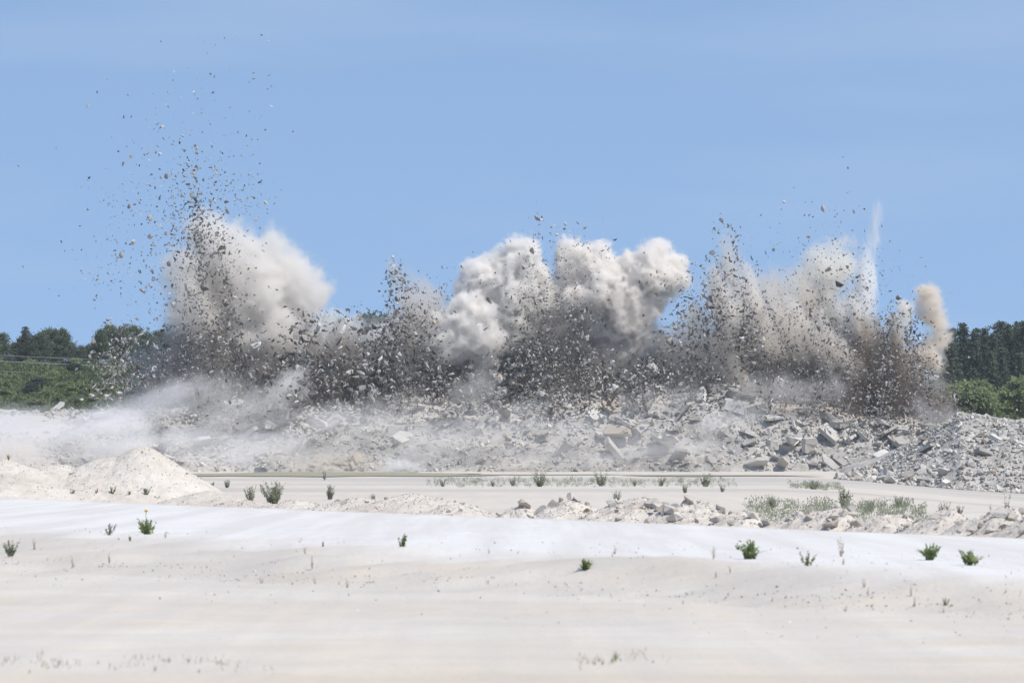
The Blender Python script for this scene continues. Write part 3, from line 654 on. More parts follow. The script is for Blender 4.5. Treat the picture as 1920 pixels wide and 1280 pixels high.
plant('rosette', 1405, 1068, 38, 'largest spiky green rosette on the bank with a trailing shoot', group=GF, name='rosette_plant')
plant('sprig', 1385, 1076, 14, 'short green shoot at the foot of the largest rosette', group=GF, name='leafy_weed', mat=M_HERB)
plant('sprig', 1514, 1112, 28, 'sprawling green plant lowest on the bank below the largest rosette', group=GF, name='leafy_weed', mat=M_HERB)
plant('rosette', 1744, 1098, 34, 'lopsided green rosette beside the round one', group=GF, name='rosette_plant')
plant('rosette', 1819, 1110, 34, 'round full green rosette on the bank', group=GF, name='rosette_plant')
plant('sprig', 1773, 1146, 16, 'tiny sprig at the foot of the bank below the two rosettes', group=GF, name='leafy_weed', mat=M_HERB)
plant('stalk', 1578, 1082, 40, 'pale dry stalks on the bank between the big rosettes', group=GF, name='dry_weed', mat=M_DRY)
plant('tuft', 1154, 1240, 22, 'small grass tuft alone on the bare yard', group=GF, name='grass_tuft')
STALKS, TUFTS = [], []
for i in range(26):
    px = r0.uniform(0, 1920); py = 1042 + 85 * px / 1920 + r0.uniform(-12, 32)
    STALKS.append((px, plant('stalk', px, py, r0.uniform(8, 26), 'wispy dry stalk on the rough road bank', group='dry stalks on the road bank', name='dry_weed', mat=M_DRY)))
for i in range(14):
    px = r0.uniform(0, 420) if i < 9 else r0.uniform(1100, 1240)
    TUFTS.append((px, plant('tuft', px, r0.uniform(1240, 1262) if i < 9 else r0.uniform(1238, 1246), r0.uniform(8, 16), 'straw-coloured tuft of dead grass on the bare yard', group='dead grass tufts on the yard', name='dead_grass_tuft', mat=M_DRY)))
ordinals(STALKS, 'along the bank'); ordinals(TUFTS, 'across the yard')
GM = 'weeds on the quarry floor'
for kind, px, py, h, lab, nm in [('bush', 515, 944, 42, 'largest grey-green bushy weed behind the low gravel hump', 'bushy_weed'), ('weed', 470, 940, 32, 'upright weed on the near side of the largest bushy weed', 'tall_weed'), ('weed', 618, 936, 30, 'feathery weed standing alone behind the low gravel hump', 'tall_weed'),
        ('weed', 425, 914, 16, 'small dark weed by the foot of the tall gravel heap', 'tall_weed'), ('weed', 398, 912, 10, 'tiny dark weed at the very foot of the tall gravel heap', 'tall_weed'), ('stalk', 609, 900, 26, 'tall thin weed at the edge of the muddy water', 'tall_weed'), ('weed', 1013, 912, 32, 'tallest bushy weed on the flat floor below the middle of the bench', 'tall_weed'),
        ('weed', 1127, 911, 30, 'dense tall weed on the flat floor under the dark debris', 'tall_weed'), ('weed', 962, 911, 18, 'smaller weed beside the tallest bushy weed', 'tall_weed'), ('weed', 924, 912, 12, 'low weed at the end of the row below the bench', 'tall_weed'), ('weed', 830, 912, 16, 'first weed of the row below the bench', 'tall_weed'),
        ('weed', 1323, 912, 28, 'dark tall weed near the puddle below the slabs', 'tall_weed'), ('weed', 1285, 924, 18, 'pale green weed in front of the dark tall weed', 'tall_weed'), ('weed', 1354, 922, 14, 'small round weed near the dark tall weed', 'tall_weed'), ('weed', 1240, 911, 18, 'thin weed between the puddles', 'tall_weed'), ('weed', 1190, 911, 14, 'short weed amid the grassy strip', 'tall_weed'),
        ('bush', 1525, 917, 18, 'low bushy weed before the rubble pile', 'bushy_weed'), ('weed', 1155, 940, 22, 'weed behind the boulder heap', 'tall_weed'), ('weed', 1583, 950, 38, 'tallest weed in the weed patch', 'tall_weed'), ('weed', 1450, 952, 26, 'bushy weed at the end of the weed patch', 'tall_weed'), ('weed', 1685, 952, 26, 'bushy weed at the far end of the weed patch', 'tall_weed'),
        ('weed', 1630, 960, 24, 'middle weed of the weed patch', 'tall_weed'), ('weed', 1770, 968, 28, 'weed standing alone behind the cracked boulders', 'tall_weed'), ('weed', 1800, 966, 20, 'shorter weed next to the one behind the cracked boulders', 'tall_weed'), ('stalk', 1888, 962, 40, 'tall sparse weed leaning over the cracked boulders', 'tall_weed'), ('stalk', 1860, 966, 24, 'short sparse weed beside the leaning one', 'tall_weed'), ('weed', 700, 940, 16, 'pale weed on the low gravel hump', 'tall_weed')]:
    plant(kind, px, py, h, lab, name=nm, group=GM)
for px, py, h, lab in [(272, 916, 18, 'broken dark sprig on the flank of the tall gravel heap'), (210, 917, 14, 'green sprig on the flank of the tall gravel heap'), (244, 916, 9, 'tiny green sprig between two others on the tall gravel heap'), (135, 912, 10, 'small dark sprig near the flat end of the tall gravel heap'), (180, 913, 9, 'withered sprig on the flat side of the tall gravel heap')]:
    plant('sprig', px, py, h, lab, name='leafy_weed', group='sprigs on the tall gravel heap', d=135.2, surf=hzL, mat=M_WEED if 'dark' in lab or 'withered' in lab else M_HERB)
plant('tuft', 16, 876, 16, 'yellowish grass tuft on top of the flat gravel shoulder', name='grass_tuft', group='sprigs on the tall gravel heap', d=138, surf=hzL)
def weeds():
    r = np.random.default_rng(71); C, A, B = [], [], []
    for i in range(900):
        if i < 420: px = r.uniform(1400, 1735); py = r.uniform(946, 988); hp = r.uniform(8, 20)
        elif i < 800: px = r.uniform(800, 1380); py = r.uniform(906, 916); hp = r.uniform(3, 10)
        else: px = r.uniform(1480, 1580); py = r.uniform(912, 918); hp = r.uniform(4, 12)
        d = CAM_H * FPX / (py - HOR); x = (px - 960) / FPX * d; h = hp * d / FPX; m = 26
        t = r.random((m, 1)); C.append(np.array([x, d, gz(x, d)]) + np.concatenate([r.normal(0, .28 * h, (m, 2)), t * h], 1))
        ax = unit(r.normal(0, .6, (m, 3)) + [0, 0, 1]); A.append(ax * h * .11); B.append(unit(np.cross(ax, r.normal(0, 1, (m, 3)))) * h * .035)
    tag(link('weeds', quads_mesh('weeds', np.concatenate(C), np.concatenate(A), np.concatenate(B), M_WEED)), 'low grey-green weeds and grass in patches on the quarry floor', 'weeds', kind='stuff')
weeds()
p = at(1342, 984, 91); bm = bmesh.new(); bmesh.ops.create_grid(bm, x_segments=5, y_segments=4, size=.06)
for v in bm.verts: v.co.z = .03 * math.sin(v.co.x * 60) + random.uniform(0, .03); v.co.y *= .6
me = bpy.data.meshes.new('plastic_scrap'); bm.to_mesh(me); bm.free(); me.materials.append(M_BLUE)
tag(link('plastic_scrap', me, (p[0], p[1] - .5, float(hzB(np.array([p[0]]), np.array([p[1] - .5]))[0]) + .03)), 'small crumpled blue plastic scrap at the foot of the boulder heap', 'litter')

def dry_grass():
    r = np.random.default_rng(78); n = 2400
    px = np.where(r.random(n) < .75, r.uniform(-60, 520, n), r.uniform(1080, 1260, n)); py = 1246 + 12 * np.sin(px / 70) * .5 + r.normal(0, 7, n) + (px < 600) * px * .03 - 6
    k = r.random(n) < 1.6 * (fbm2(px, py, 26, 3, 19) - .42); px, py = px[k], py[k]; n = len(px)
    d = CAM_H * FPX / (py - HOR); x = (px - 960) / FPX * d; h = r.uniform(.006, .026, n)
    P = np.stack([x, d, ground_z(x, d) + h * .8], 1); a = r.uniform(0, 6.28, n)
    A = np.stack([np.cos(a), np.sin(a), 0 * a], 1) * .0025; B = unit(np.stack([r.normal(0, .45, n), r.normal(0, .45, n), np.ones(n)], 1)) * h[:, None]
    tag(link('dry_grass', quads_mesh('dry_grass', P, A, B, M_DRY)), 'wispy dead grass in a thin strip across the bare yard', 'grass', kind='stuff')
dry_grass()
def gravel():
    r = np.random.default_rng(77); n = 12000; x = r.uniform(-13, 9, n); y = TOE(x) + np.where(r.random(n) < .7, r.normal(1.4, .9, n), r.uniform(-8, 16, n)); s = .006 + .045 * r.random(n) ** 7
    P = np.stack([x, y, ground_z(x, y) + s * .15], 1)
    tag(rock_mass('gravel', P, s, rot_mats(n, r), CHIP, M_SPOILS, .3 + r.random(n) * .55), 'loose pale gravel strewn over the bank below the white road', 'gravel')
gravel()

# ------------------------------------------------------------------ debris thrown up by the blast
def jets(spec, seed):
    """spec: (px0, py0, w0, px1, py1, w1, count, size0, size1, power, depth, light)"""
    r = np.random.default_rng(seed); Ps, ss, ts = [], [], []
    for px0, py0, w0, px1, py1, w1, n, s0, s1, pw, dep, light in spec:
        n = int(n * (2.4 if n > 600 else 2.6)); s0 *= .62; s1 *= 1.2 if py0 > 730 else 1.1
        if py0 > 730: py0 += 18
        t = r.random(n) ** pw; w_ = w0 + (w1 - w0) * t
        # clumped: a few streaks inside each jet
        k = 6; st = r.normal(0, .8, k); tip = r.uniform(.45, 1, k); which = r.integers(0, k, n); t = np.where(r.random(n) < .8, t * tip[which], t); w_ = w0 + (w1 - w0) * t
        lat = np.where(r.random(n) < .55, st[which] + r.normal(0, .16, n), r.normal(0, .8, n))
        px = px0 + (px1 - px0) * t + w_ * lat * (1 + .5 * (r.random(n) < .15)); py = py0 + (py1 - py0) * t + r.normal(0, 12, n)
        d = 405.5 + dep * r.normal(0, .5, n) + 4 * t
        z = CAM_H + (HOR - py) / FPX * d
        Ps.append(np.stack([(px - 960) / FPX * d, d, z], 1)); big = r.random(n) < (.006 if py0 > 730 else .0015); ss.append(np.where(big, .35 + .6 * r.random(n) ** 2, s0 + (s1 - s0) * r.random(n) ** 5.2))
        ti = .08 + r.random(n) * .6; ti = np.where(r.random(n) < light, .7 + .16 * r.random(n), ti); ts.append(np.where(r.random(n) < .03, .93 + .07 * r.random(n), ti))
    return np.concatenate(Ps), np.concatenate(ss), np.concatenate(ts)
JETS = [  # dense columns
    (245, 735, 55, 235, 610, 22, 900, .06, .55, .9, 5, .5), (300, 720, 60, 330, 620, 40, 700, .05, .4, .9, 6, .3),
    (405, 770, 75, 372, 395, 22, 5200, .05, .42, 1.15, 7, .16), (378, 480, 32, 365, 285, 30, 900, .06, .40, 1.15, 5, .2),
    (560, 755, 90, 570, 640, 50, 1500, .08, .6, 1.0, 7, .22), (640, 750, 90, 650, 615, 60, 2600, .08, .85, 1.0, 6, .25),
    (790, 755, 70, 742, 492, 9, 3200, .05, .42, 1.0, 6, .2), (740, 650, 40, 800, 540, 50, 700, .05, .34, 1.0, 6, .2),
    (860, 745, 70, 860, 660, 60, 1000, .06, .6, 1.0, 6, .2), (935, 745, 40, 940, 670, 35, 700, .08, .8, 1.0, 5, .3),
    (1045, 760, 62, 1030, 560, 62, 6200, .05, .42, .85, 7, .2), (1040, 600, 50, 1020, 480, 40, 900, .05, .3, 1.3, 6, .2),
    (1180, 745, 70, 1190, 680, 60, 1500, .08, .7, 1.1, 6, .3), (1270, 730, 60, 1290, 600, 45, 1300, .06, .5, 1.1, 6, .2), (1310, 620, 45, 1330, 480, 40, 420, .06, .45, 1.2, 6, .2),
    (1390, 770, 55, 1358, 420, 14, 3600, .05, .42, 1.05, 6, .18), (1400, 640, 22, 1402, 585, 14, 350, .1, .6, 1, 3, .3), (1470, 770, 55, 1480, 560, 60, 1800, .05, .4, 1.2, 6, .2),
    (1560, 600, 70, 1555, 460, 50, 700, .05, .34, 1.1, 6, .2), (1590, 480, 60, 1575, 300, 30, 150, .06, .3, 1.3, 6, .2),
    (1640, 800, 70, 1645, 590, 50, 11500, .05, .36, .85, 7, .2), (1660, 790, 100, 1660, 740, 90, 3000, .06, .45, 1, 5, .3), (1690, 620, 22, 1690, 560, 18, 160, .06, .4, 1, 4, .3),
    (1742, 800, 42, 1755, 735, 26, 1500, .05, .3, 1, 4, .45), (1520, 700, 60, 1510, 560, 60, 900, .05, .3, 1, 6, .2), (1580, 785, 60, 1560, 740, 50, 900, .06, .4, 1, 4, .4),
    (1450, 690, 60, 1400, 490, 50, 650, .05, .34, 1, 6, .2), (1590, 720, 70, 1510, 560, 50, 800, .05, .34, 1, 6, .2), (1670, 740, 40, 1698, 585, 16, 620, .05, .36, .9, 5, .25), (1350, 620, 40, 1325, 500, 30, 300, .05, .36, 1, 6, .25),
    # sparse halos
    (330, 600, 95, 330, 330, 85, 900, .05, .32, 1, 8, .25), (330, 400, 110, 400, 60, 90, 560, .06, .36, 1.3, 8, .35), (250, 560, 60, 215, 330, 50, 260, .05, .3, 1, 7, .3), (450, 420, 40, 470, 300, 40, 160, .05, .25, 1, 6, .3),
    (1035, 480, 45, 1030, 385, 30, 160, .06, .36, 1.1, 6, .3), (1000, 560, 60, 1100, 430, 60, 240, .06, .32, 1, 6, .25), (640, 620, 90, 660, 580, 60, 260, .06, .5, 1, 6, .2), (870, 560, 60, 850, 500, 50, 130, .05, .3, 1, 6, .2),
    (1260, 560, 50, 1280, 500, 40, 110, .06, .4, 1, 6, .2), (1460, 480, 70, 1500, 330, 60, 120, .05, .26, 1.2, 6, .3), (1640, 560, 60, 1640, 430, 50, 160, .05, .26, 1.1, 6, .3), (900, 300, 600, 900, 200, 600, 60, .05, .12, 1, 6, .5), (190, 560, 30, 150, 400, 30, 50, .06, .25, 1, 5, .4)]
P_, s_, t_ = jets(JETS, 81)
rr = np.random.default_rng(8)
ani = np.stack([rr.uniform(.8, 1.7, len(P_)), rr.uniform(.7, 1.1, len(P_)), rr.uniform(.6, 1.2, len(P_))], 1)
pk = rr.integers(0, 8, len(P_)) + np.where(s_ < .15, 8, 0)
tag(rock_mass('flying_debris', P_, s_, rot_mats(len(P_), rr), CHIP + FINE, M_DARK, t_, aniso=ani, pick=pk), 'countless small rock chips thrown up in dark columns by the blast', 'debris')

BIG = [(304, 237, 9), (342, 255, 7), (323, 271, 6), (245, 293, 8), (232, 306, 9), (276, 287, 8), (300, 288, 7), (369, 287, 8), (366, 273, 6), (369, 312, 9), (312, 331, 11), (302, 333, 7), (399, 317, 7), (406, 326, 6), (363, 324, 9), (291, 349, 7), (339, 357, 5), (242, 387, 9),
       (281, 409, 13), (281, 443, 12), (249, 454, 12), (311, 439, 9), (294, 422, 6), (405, 446, 7), (477, 370, 7), (497, 379, 9), (433, 343, 6), (358, 362, 9), (485, 358, 5), (480, 411, 8), (488, 427, 7), (201, 449, 5), (490, 66, 6), (240, 178, 5), (208, 598, 6),
       (267, 546, 11), (288, 523, 11), (286, 510, 8), (177, 562, 6), (325, 572, 13), (380, 563, 10), (307, 610, 9), (355, 610, 8), (572, 600, 11), (597, 613, 17), (563, 643, 14), (480, 648, 20), (410, 635, 13), (175, 640, 13), (290, 692, 15), (440, 735, 16), (152, 508, 5), (168, 668, 8),
       (736, 482, 9), (664, 615, 15), (693, 617, 14), (648, 606, 9), (791, 613, 9), (803, 656, 12), (691, 689, 28), (728, 716, 28), (943, 650, 9), (938, 740, 30), (640, 677, 15), (1014, 614, 8), (1025, 623, 13), (1096, 427, 9), (1060, 420, 9), (1024, 496, 7), (932, 709, 30), (812, 724, 16), (700, 735, 20), (660, 735, 18), (610, 735, 20),
       (1305, 495, 8), (1291, 509, 9), (1336, 473, 15), (1259, 589, 9), (1460, 715, 22), (1674, 597, 20), (1658, 616, 16), (1701, 569, 7), (1516, 443, 10), (1450, 469, 9), (1625, 539, 9), (1459, 681, 13), (1751, 709, 20), (1405, 592, 16), (1780, 652, 5), (1778, 685, 5), (1590, 315, 5), (1100, 455, 7), (990, 480, 6), (1225, 690, 22), (1120, 700, 18), (1160, 715, 20), (560, 690, 18), (760, 690, 16), (850, 700, 16)]
ZONES = [(0, 470, 'in the tallest debris column'), (470, 720, 'among the flying slabs'), (720, 870, 'in the narrow leaning jet'), (870, 1160, 'by the densest black debris curtain'), (1160, 1320, 'in the gap before the grey jets'), (1320, 1540, 'in the pair of grey jets'), (1540, 2000, 'in the brown debris fan')]

def flying_rocks():
    r = np.random.default_rng(91); items = [(px, py, L, True) for px, py, L in BIG]
    P, s, t = jets([(a, b, c, d, e, f, max(2, int(n * .02)), .3, .62, pw, dep, li) for a, b, c, d, e, f, n, s0, s1, pw, dep, li in JETS[:-2]], 92)
    P = P[r.permutation(len(P))][:190]
    more = [((p[0] / p[1]) * FPX + 960, HOR - (p[2] - CAM_H) / p[1] * FPX, r.uniform(6, 13), False) for p in P]
    bins = {}
    for it in items + more:
        zone = next(z for a, b, z in ZONES if a <= it[0] < b or z is ZONES[-1][2])
        size = 'big' if it[2] >= 15 else 'medium' if it[2] >= 9 else 'small'
        hi = 'high up' if it[1] < 350 else 'in the upper part' if it[1] < 500 else 'halfway up' if it[1] < 640 else 'low down'
        bins.setdefault((zone, size, hi, it[3]), []).append(it)
    for (zone, size, hi, listed), lst in bins.items():
        lst.sort()
        for i, (px, py, L, _) in enumerate(lst):
            shape = 'slab' if L > 15 or (int(px * 3 + py) % 3 == 0) else 'chunk'
            d = 404.5 + r.uniform(0, 5); k = L * 1.12 * d / FPX
            o = link('flying_rock', random.choice(PM['dark' if (L < 18 and r.random() < .8) else 'rub']['block' if shape == 'slab' else 'chunk']), at(px, py, d))
            o.rotation_euler = Euler((r.uniform(0, 6.3), r.uniform(0, 6.3), r.uniform(0, 6.3)))
            if L >= 20: o.rotation_euler = Euler((R(r.uniform(40, 75)), R(r.uniform(-60, 60)), r.uniform(-.4, .4)))
            o.scale = (k * r.uniform(.9, 1.25), k * r.uniform(.8, 1.1), k * (1.3 if shape == 'slab' else 1))
            if listed:
                lab = f'{size} {shape}, {ORD[i]} across, {hi} {zone}' if len(lst) > 1 else f'single {size} rock {shape} {hi} {zone}'
            else: lab = f'{size} angular rock, {ORD[i]} across, {hi} {zone}'
            tag(o, lab, 'rock', f'rocks flying {zone}')
flying_rocks()

# ------------------------------------------------------------------ dust
def dust_mat(name, col, dens, aniso):
    m = bpy.data.materials.new(name); m.use_nodes = True; t = m.node_tree; t.nodes.clear()
    out = t.nodes.new('ShaderNodeOutputMaterial'); v = t.nodes.new('ShaderNodeVolumePrincipled')
    v.inputs['Color'].default_value = (*col, 1); v.inputs['Density'].default_value = dens; v.inputs['Anisotropy'].default_value = aniso
    t.links.new(v.outputs[0], out.inputs['Volume']); return m
def dust(name, label, Y0, caps, col, dens, amp=.35, freq=.28, edge=.8, stretch=None, vox=.2, aniso=.25, seed=0, var=.6, flat=1.0, rag=1.6, warp=1.0):
    """a cloud of dust; caps: (px0, py0, px1, py1, r0 px, r1 px, depth offset m); amp is the billow depth as a share of the radius"""
    s = Y0 / FPX; caps = [(at(a, b, Y0 + g), at(c, d, Y0 + g), e * s * 1.13, f * s * 1.13) for a, b, c, d, e, f, g in caps]
    rmax = max(max(c[2], c[3]) for c in caps); pad = .25 * rmax + .6
    mn = np.min([np.minimum(a - np.array([r0, r0 * flat, r0]), b - np.array([r1, r1 * flat, r1])) for a, b, r0, r1 in caps], 0) - pad
    mx = np.max([np.maximum(a + np.array([r0, r0 * flat, r0]), b + np.array([r1, r1 * flat, r1])) for a, b, r0, r1 in caps], 0) + pad
    n = np.ceil((mx - mn) / vox).astype(int) + 1; mx = mn + (n - 1) * vox
    ALL = np.stack(np.meshgrid(*[mn[i] + vox * np.arange(n[i]) for i in range(3)], indexing='ij'), -1).reshape(-1, 3).astype(np.float32)
    def cap(Gp, a, b):
        ab = b - a; t = np.clip(((Gp - a) @ ab) / max(ab @ ab, 1e-6), 0, 1).astype(np.float32)
        D = Gp - a.astype(np.float32) - t[:, None] * ab.astype(np.float32); D[:, 1] /= flat
        return np.sqrt(np.einsum('ij,ij->i', D, D)), t
    near = np.zeros(len(ALL), bool)
    for a, b, r0, r1 in caps:
        dd, t = cap(ALL, a, b); near |= dd < (r0 + (r1 - r0) * t) * (1.25 + amp) + .9
    G = ALL[near]; Q = G.copy()
    if stretch is not None:
        u = unit(np.array([stretch[0], 0, stretch[1]], float)).astype(np.float32); al = Q @ u; Q = Q - .8 * al[:, None] * u
    wv = np.stack([fbm(Q * .2 + 9 * i, 4, seed + i + 5, gain=.6) - .5 for i in range(3)], 1)      # turbulence
    W = (Q + 1.6 * wv) @ ROT3
    bil = fbm(W * freq, 4, seed, billow=True, gain=.6); fin = fbm(W * freq * 3.1 + 11, 3, seed + 2, billow=True, gain=.65)
    wa = 1.1 * warp * np.mean([c[3] for c in caps]); Gw = G + wa * wv
    sd = np.full(len(G), 1e3, np.float32); k = .3 * np.mean([c[3] for c in caps])
    for a, b, r0, r1 in caps:
        dd, t = cap(Gw, a, b); dd = dd - (r0 + (r1 - r0) * t) * (1 + 2 * amp * (bil - .62) + 1.1 * amp * (fin - .6))
        h = np.clip(.5 + .5 * (sd - dd) / k, 0, 1); sd = np.where(sd > 50, dd, sd + (dd - sd) * h - k * h * (1 - h) * .5)
    x = -sd / edge
    x = x + rag * (fin - .62) * np.exp(-np.clip(x, 0, 9) * .8)
    dn = np.clip(x, 0, 1) ** 1.3 + .04 * np.clip((1.1 - sd) / 2.2, 0, 1) ** 2
    v2 = fbm(W * freq * 1.7 + 31, 3, seed + 4)
    dn = dn * np.clip(.35 + (v2 - .5 + var * .5) / var, .15, 1.6)
    if name == 'ground_dust' or stretch is not None: dn = dn * np.clip(.2 + 1.6 * v2 ** 1.5, 0, 2)
    den = np.zeros(len(ALL), np.float32); den[near] = dn; G = ALL
    den[den < .004] = 0
    org = at(960, 860, Y0) * 0 + (mn + mx) / 2; org[2] = mn[2]
    me = bpy.data.meshes.new(name); me.vertices.add(len(G)); me.vertices.foreach_set('co', (G - org.astype(np.float32)).ravel())
    me.attributes.new('dust', 'FLOAT', 'POINT').data.foreach_set('value', den.astype(np.float32))
    mat = dust_mat(name, col, dens, aniso); me.materials.append(mat)
    o = link(name, me, org)
    tag(o, label, 'dust cloud', 'dust clouds of the blast', 'stuff')
    g = bpy.data.node_groups.new(name, 'GeometryNodeTree')
    g.interface.new_socket('Geometry', in_out='INPUT', socket_type='NodeSocketGeometry'); g.interface.new_socket('Geometry', in_out='OUTPUT', socket_type='NodeSocketGeometry')
    N = g.nodes.new; L = g.links.new
    gi = N('NodeGroupInput'); go = N('NodeGroupOutput'); vc = N('GeometryNodeVolumeCube'); pos = N('GeometryNodeInputPosition')
    def vm(op, a, b):
        x = N('ShaderNodeVectorMath'); x.operation = op
        L(a, x.inputs[0])
        if b is not None: x.inputs[1].default_value = b
        return x
    lmn = Vector(mn - org); lmx = Vector(mx - org)
    q = vm('SUBTRACT', pos.outputs[0], lmn); q = vm('MULTIPLY', q.outputs[0], (1 / vox,) * 3); q = vm('ADD', q.outputs[0], (.5,) * 3); q = vm('FLOOR', q.outputs[0], None)
    dt = vm('DOT_PRODUCT', q.outputs[0], (float(n[1] * n[2]), float(n[2]), 1.0))
    na = N('GeometryNodeInputNamedAttribute'); na.data_type = 'FLOAT'; na.inputs['Name'].default_value = 'dust'
    si = N('GeometryNodeSampleIndex'); si.data_type = 'FLOAT'; si.domain = 'POINT'; si.clamp = True
    L(gi.outputs[0], si.inputs['Geometry']); L(na.outputs[0], si.inputs['Value']); L(dt.outputs['Value'], si.inputs['Index'])
    L(si.outputs[0], vc.inputs['Density'])
    vc.inputs['Min'].default_value = lmn; vc.inputs['Max'].default_value = lmx
    for i, ax in enumerate('XYZ'): vc.inputs['Resolution ' + ax].default_value = int(n[i])
    sm = N('GeometryNodeSetMaterial'); sm.inputs['Material'].default_value = mat
    L(vc.outputs[0], sm.inputs[0]); L(sm.outputs[0], go.inputs[0])
    md = o.modifiers.new('dust', 'NODES'); md.node_group = g
    return o
GREY, PALE, BEIGE, TAN, WHITE = (.80, .78, .76), (.95, .93, .90), (.95, .925, .88), (.92, .86, .79), (.975, .97, .96)
DN = 'dust_cloud'
dust(DN, 'tall cream dust cloud beside the highest debris column', 414, [(400, 450, 470, 560, 40, 70, 0), (500, 480, 545, 540, 38, 56, 1), (470, 560, 500, 700, 75, 60, 0), (395, 425, 385, 560, 22, 52, 0), (508, 420, 512, 470, 9, 22, 0), (345, 490, 345, 590, 26, 44, -3), (440, 440, 470, 480, 26, 36, 0)], PALE, 1.25, .42, .26, .9, seed=1)
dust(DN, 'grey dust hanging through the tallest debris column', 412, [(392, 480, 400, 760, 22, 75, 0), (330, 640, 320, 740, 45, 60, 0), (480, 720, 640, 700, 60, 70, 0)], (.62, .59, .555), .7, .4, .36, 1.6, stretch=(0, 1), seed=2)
dust(DN, 'small white puff low among the flying slabs', 402, [(545, 722, 530, 738, 24, 18, 0), (560, 706, 568, 700, 14, 12, 0), (565, 730, 572, 738, 16, 12, .5), (520, 735, 512, 745, 14, 10, 0)], WHITE, 1.5, .6, .9, .9, seed=3, vox=.13)
dust(DN, 'thin white dust behind the flying slabs', 416, [(600, 640, 740, 640, 40, 40, 0), (640, 610, 700, 650, 25, 40, 0)], WHITE, 1.0, .45, .36, 1.2, seed=4)
dust(DN, 'streaked beige dust trailing the narrow leaning jet', 412, [(748, 505, 800, 570, 12, 36, 0), (790, 570, 800, 680, 38, 55, 0), (800, 560, 840, 600, 20, 24, 0)], (.88, .84, .79), 1.4, .4, .45, .9, stretch=(-.4, 1), seed=5)
dust(DN, 'bright billowing cloud with a hanging lower lobe', 412, [(975, 490, 960, 540, 36, 52, 0), (920, 520, 905, 560, 36, 40, 0), (1010, 520, 1015, 580, 28, 36, 1), (885, 610, 850, 640, 42, 38, -3), (905, 645, 905, 676, 34, 20, -3.5), (930, 600, 960, 620, 36, 40, 0), (935, 490, 940, 500, 24, 24, 0)], (.97, .955, .93), 4, .48, .4, .6, seed=6, vox=.16)
dust(DN, 'double-headed cream cloud beside the tree gap', 413, [(1085, 490, 1110, 540, 30, 52, 0), (1120, 480, 1135, 520, 20, 36, 0), (1225, 490, 1225, 515, 34, 46, 0), (1265, 500, 1262, 520, 22, 26, 0), (1180, 520, 1180, 570, 36, 44, 0), (1205, 570, 1200, 610, 32, 20, -1), (1130, 560, 1165, 640, 50, 46, 1)], (.97, .95, .92), 4, .48, .4, .6, seed=7, vox=.16)
dust(DN, 'grey shaded dust under the double-headed cloud', 413, [(1000, 600, 1080, 740, 55, 65, 0), (1100, 660, 1180, 720, 55, 45, 0), (860, 710, 1000, 720, 40, 50, 0)], (.60, .58, .555), .7, .4, .36, 1.6, seed=8)  # shade from the clouds overhead is put into this grey colour
dust(DN, 'slanting beige dust streaks of the grey jets', 412, [(1372, 455, 1400, 600, 14, 46, 0), (1430, 545, 1500, 590, 26, 40, 2), (1500, 520, 1520, 620, 24, 44, 2), (1345, 520, 1390, 680, 22, 45, -1), (1430, 560, 1450, 700, 45, 60, 1), (1470, 550, 1500, 700, 40, 50, 0), (1310, 600, 1320, 720, 30, 45, 0)], (.88, .84, .78), .7, .45, .42, 1.2, stretch=(-.35, 1), seed=9)
dust(DN, 'round beige dust head above the brown debris fan', 415, [(1535, 490, 1545, 520, 26, 36, 0), (1572, 470, 1575, 500, 24, 26, 0), (1525, 540, 1550, 650, 26, 56, 0), (1590, 560, 1600, 650, 24, 46, 1)], BEIGE, 1.25, .6, .4, 1.2, seed=10)
dust(DN, 'thin pale vertical spray above the brown debris fan', 411, [(1644, 385, 1628, 500, 6, 13, 0), (1628, 500, 1612, 620, 13, 28, 0)], WHITE, 3.4, .5, .5, .8, stretch=(-.12, 1), seed=11, vox=.15)
dust(DN, 'brown-grey dust within the brown debris fan', 410, [(1632, 610, 1640, 770, 30, 80, -1), (1670, 640, 1665, 740, 22, 46, -2), (1570, 660, 1530, 740, 36, 60, 2), (1745, 755, 1750, 800, 30, 42, -4)], (.40, .335, .28), 1.1, .4, .4, 1.5, stretch=(0, 1), seed=12)
dust(DN, 'pale slanting jets fanning up through the grey and brown debris', 408.5, [(1420, 640, 1338, 500, 20, 8, 0), (1390, 620, 1345, 520, 14, 6, -1), (1450, 650, 1400, 500, 22, 8, 0), (1500, 660, 1440, 540, 22, 9, 0), (1560, 690, 1480, 560, 24, 9, 0), (1600, 700, 1530, 580, 20, 8, -1), (1625, 650, 1600, 560, 14, 8, 1), (1682, 640, 1696, 575, 14, 13, 0), (1380, 720, 1350, 640, 26, 14, 0)], (.95, .92, .875), 2.6, .5, .6, .55, stretch=(-.45, 1), seed=21, vox=.17)
dust(DN, 'pale dust veil hanging before the foot of the debris columns', 401, [(300, 745, 420, 735, 30, 34, 0), (430, 740, 520, 750, 34, 26, 0), (860, 740, 900, 720, 24, 26, 0), (1160, 760, 1290, 740, 22, 24, 2), (1400, 745, 1470, 735, 26, 30, 2), (1500, 740, 1560, 730, 26, 24, 2), (1730, 770, 1770, 790, 22, 22, 0), (700, 755, 790, 750, 16, 18, 2)], (.90, .885, .87), .36, .5, .4, 1.2, seed=22, vox=.2)
dust(DN, 'curling tan smoke plume standing apart by the dark wood', 413, [(1742, 553, 1744, 580, 18, 21, 0), (1748, 588, 1762, 625, 19, 17, 0), (1760, 632, 1738, 668, 18, 25, 0), (1735, 668, 1698, 688, 26, 24, 0), (1705, 690, 1722, 712, 24, 16, 0)], (.93, .88, .815), 3.2, .5, .5, .7, seed=13, vox=.15, warp=.5)
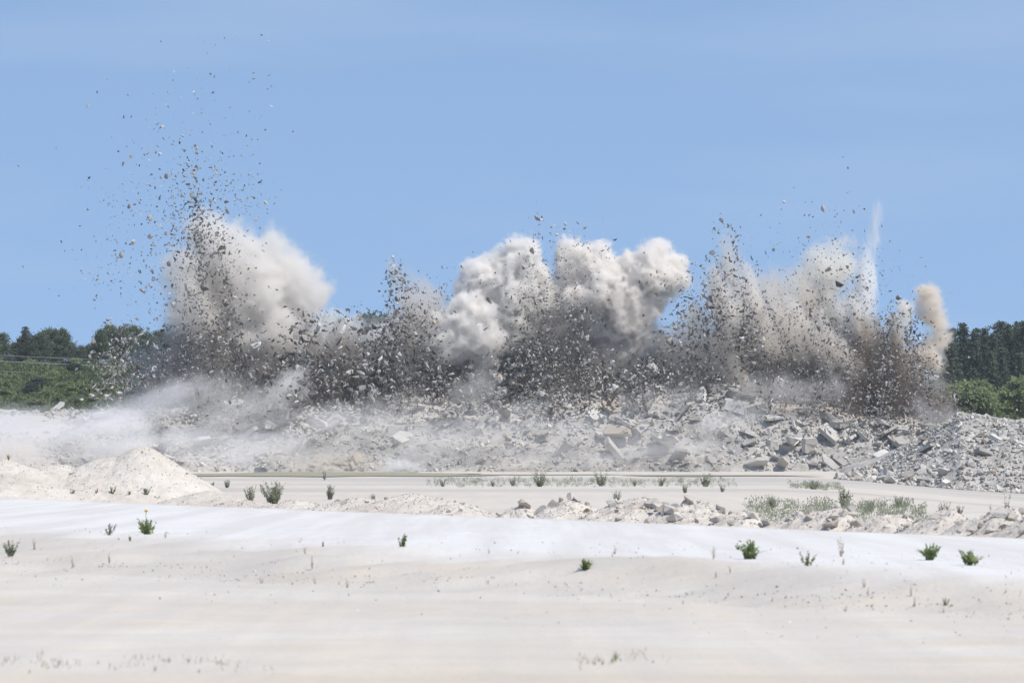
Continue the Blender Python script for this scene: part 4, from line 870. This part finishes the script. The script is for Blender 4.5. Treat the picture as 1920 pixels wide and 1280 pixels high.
dust(DN, 'wide grey dust veil behind all the debris', 418, [(320, 715, 700, 715, 60, 60, 0), (700, 705, 1100, 710, 70, 70, 0), (1100, 715, 1500, 705, 60, 80, 0), (1500, 705, 1700, 745, 80, 50, 0)], (.62, .60, .58), .7, .4, .26, 1.8, seed=14, vox=.32)  # darker albedo stands in for the shadow of the clouds above
GD = 'ground_dust'
dust(GD, 'white dust skirt spreading over the foot of the slope beyond the tall heap', 392, [(-150, 830, 60, 830, 48, 48, 0), (60, 830, 240, 820, 44, 46, 0), (200, 790, 330, 760, 26, 36, 3), (330, 830, 560, 850, 36, 34, 0), (-200, 800, 80, 800, 30, 22, 2)], (.965, .96, .955), .36, .5, .36, 1.3, stretch=(1, .25), seed=15, vox=.22)
dust(GD, 'pinkish tan dust drifting behind the flat gravel shoulder', 386, [(-90, 850, 50, 852, 28, 24, 0), (50, 854, 90, 858, 20, 12, 0)], (.95, .905, .855), .9, .4, .3, 1.5, seed=16)
dust(GD, 'thin white dust running down the broken slabs', 396, [(560, 850, 760, 860, 26, 24, 0), (780, 840, 960, 800, 34, 26, 1), (400, 780, 700, 770, 34, 24, 4), (700, 770, 1000, 765, 22, 20, 5), (1000, 800, 1230, 820, 26, 30, 1.5), (1200, 840, 1340, 840, 26, 24, 0), (1330, 800, 1410, 790, 26, 22, 3), (600, 790, 900, 830, 26, 30, 2), (960, 850, 1180, 850, 20, 24, 0)], (.95, .945, .94), .25, .55, .45, 1.0, stretch=(1, .35), seed=17, vox=.22)
dust(GD, 'little bluish white puff at the water edge', 393, [(735, 872, 790, 878, 13, 10, 0), (440, 866, 470, 872, 14, 10, 0)], (.97, .975, .985), 1.6, .45, .6, .7, seed=18, vox=.15)
dust(GD, 'warm tan dust at the foot of the middle slope', 393.5, [(560, 862, 700, 866, 22, 18, 0), (900, 870, 1020, 872, 14, 12, 0), (1280, 830, 1330, 822, 16, 14, 1)], TAN, .6, .4, .4, 1.2, seed=19)

# ------------------------------------------------------------------ thin summer haze over the quarry
bm = bmesh.new(); bmesh.ops.create_cube(bm, size=1); me = bpy.data.meshes.new('haze'); bm.to_mesh(me); bm.free()
hm = bpy.data.materials.new('haze'); hm.use_nodes = True; t = hm.node_tree; t.nodes.clear()
ho = t.nodes.new('ShaderNodeOutputMaterial'); hv = t.nodes.new('ShaderNodeVolumePrincipled'); hv.inputs['Density'].default_value = .00011; hv.inputs['Color'].default_value = (.88, .93, 1, 1); hv.inputs['Anisotropy'].default_value = .3
t.links.new(hv.outputs[0], ho.inputs['Volume']); me.materials.append(hm)
tag(link('haze', me, (0, 300, 22), scale=(900, 800, 70)), 'thin bluish summer haze over the quarry', kind='stuff')
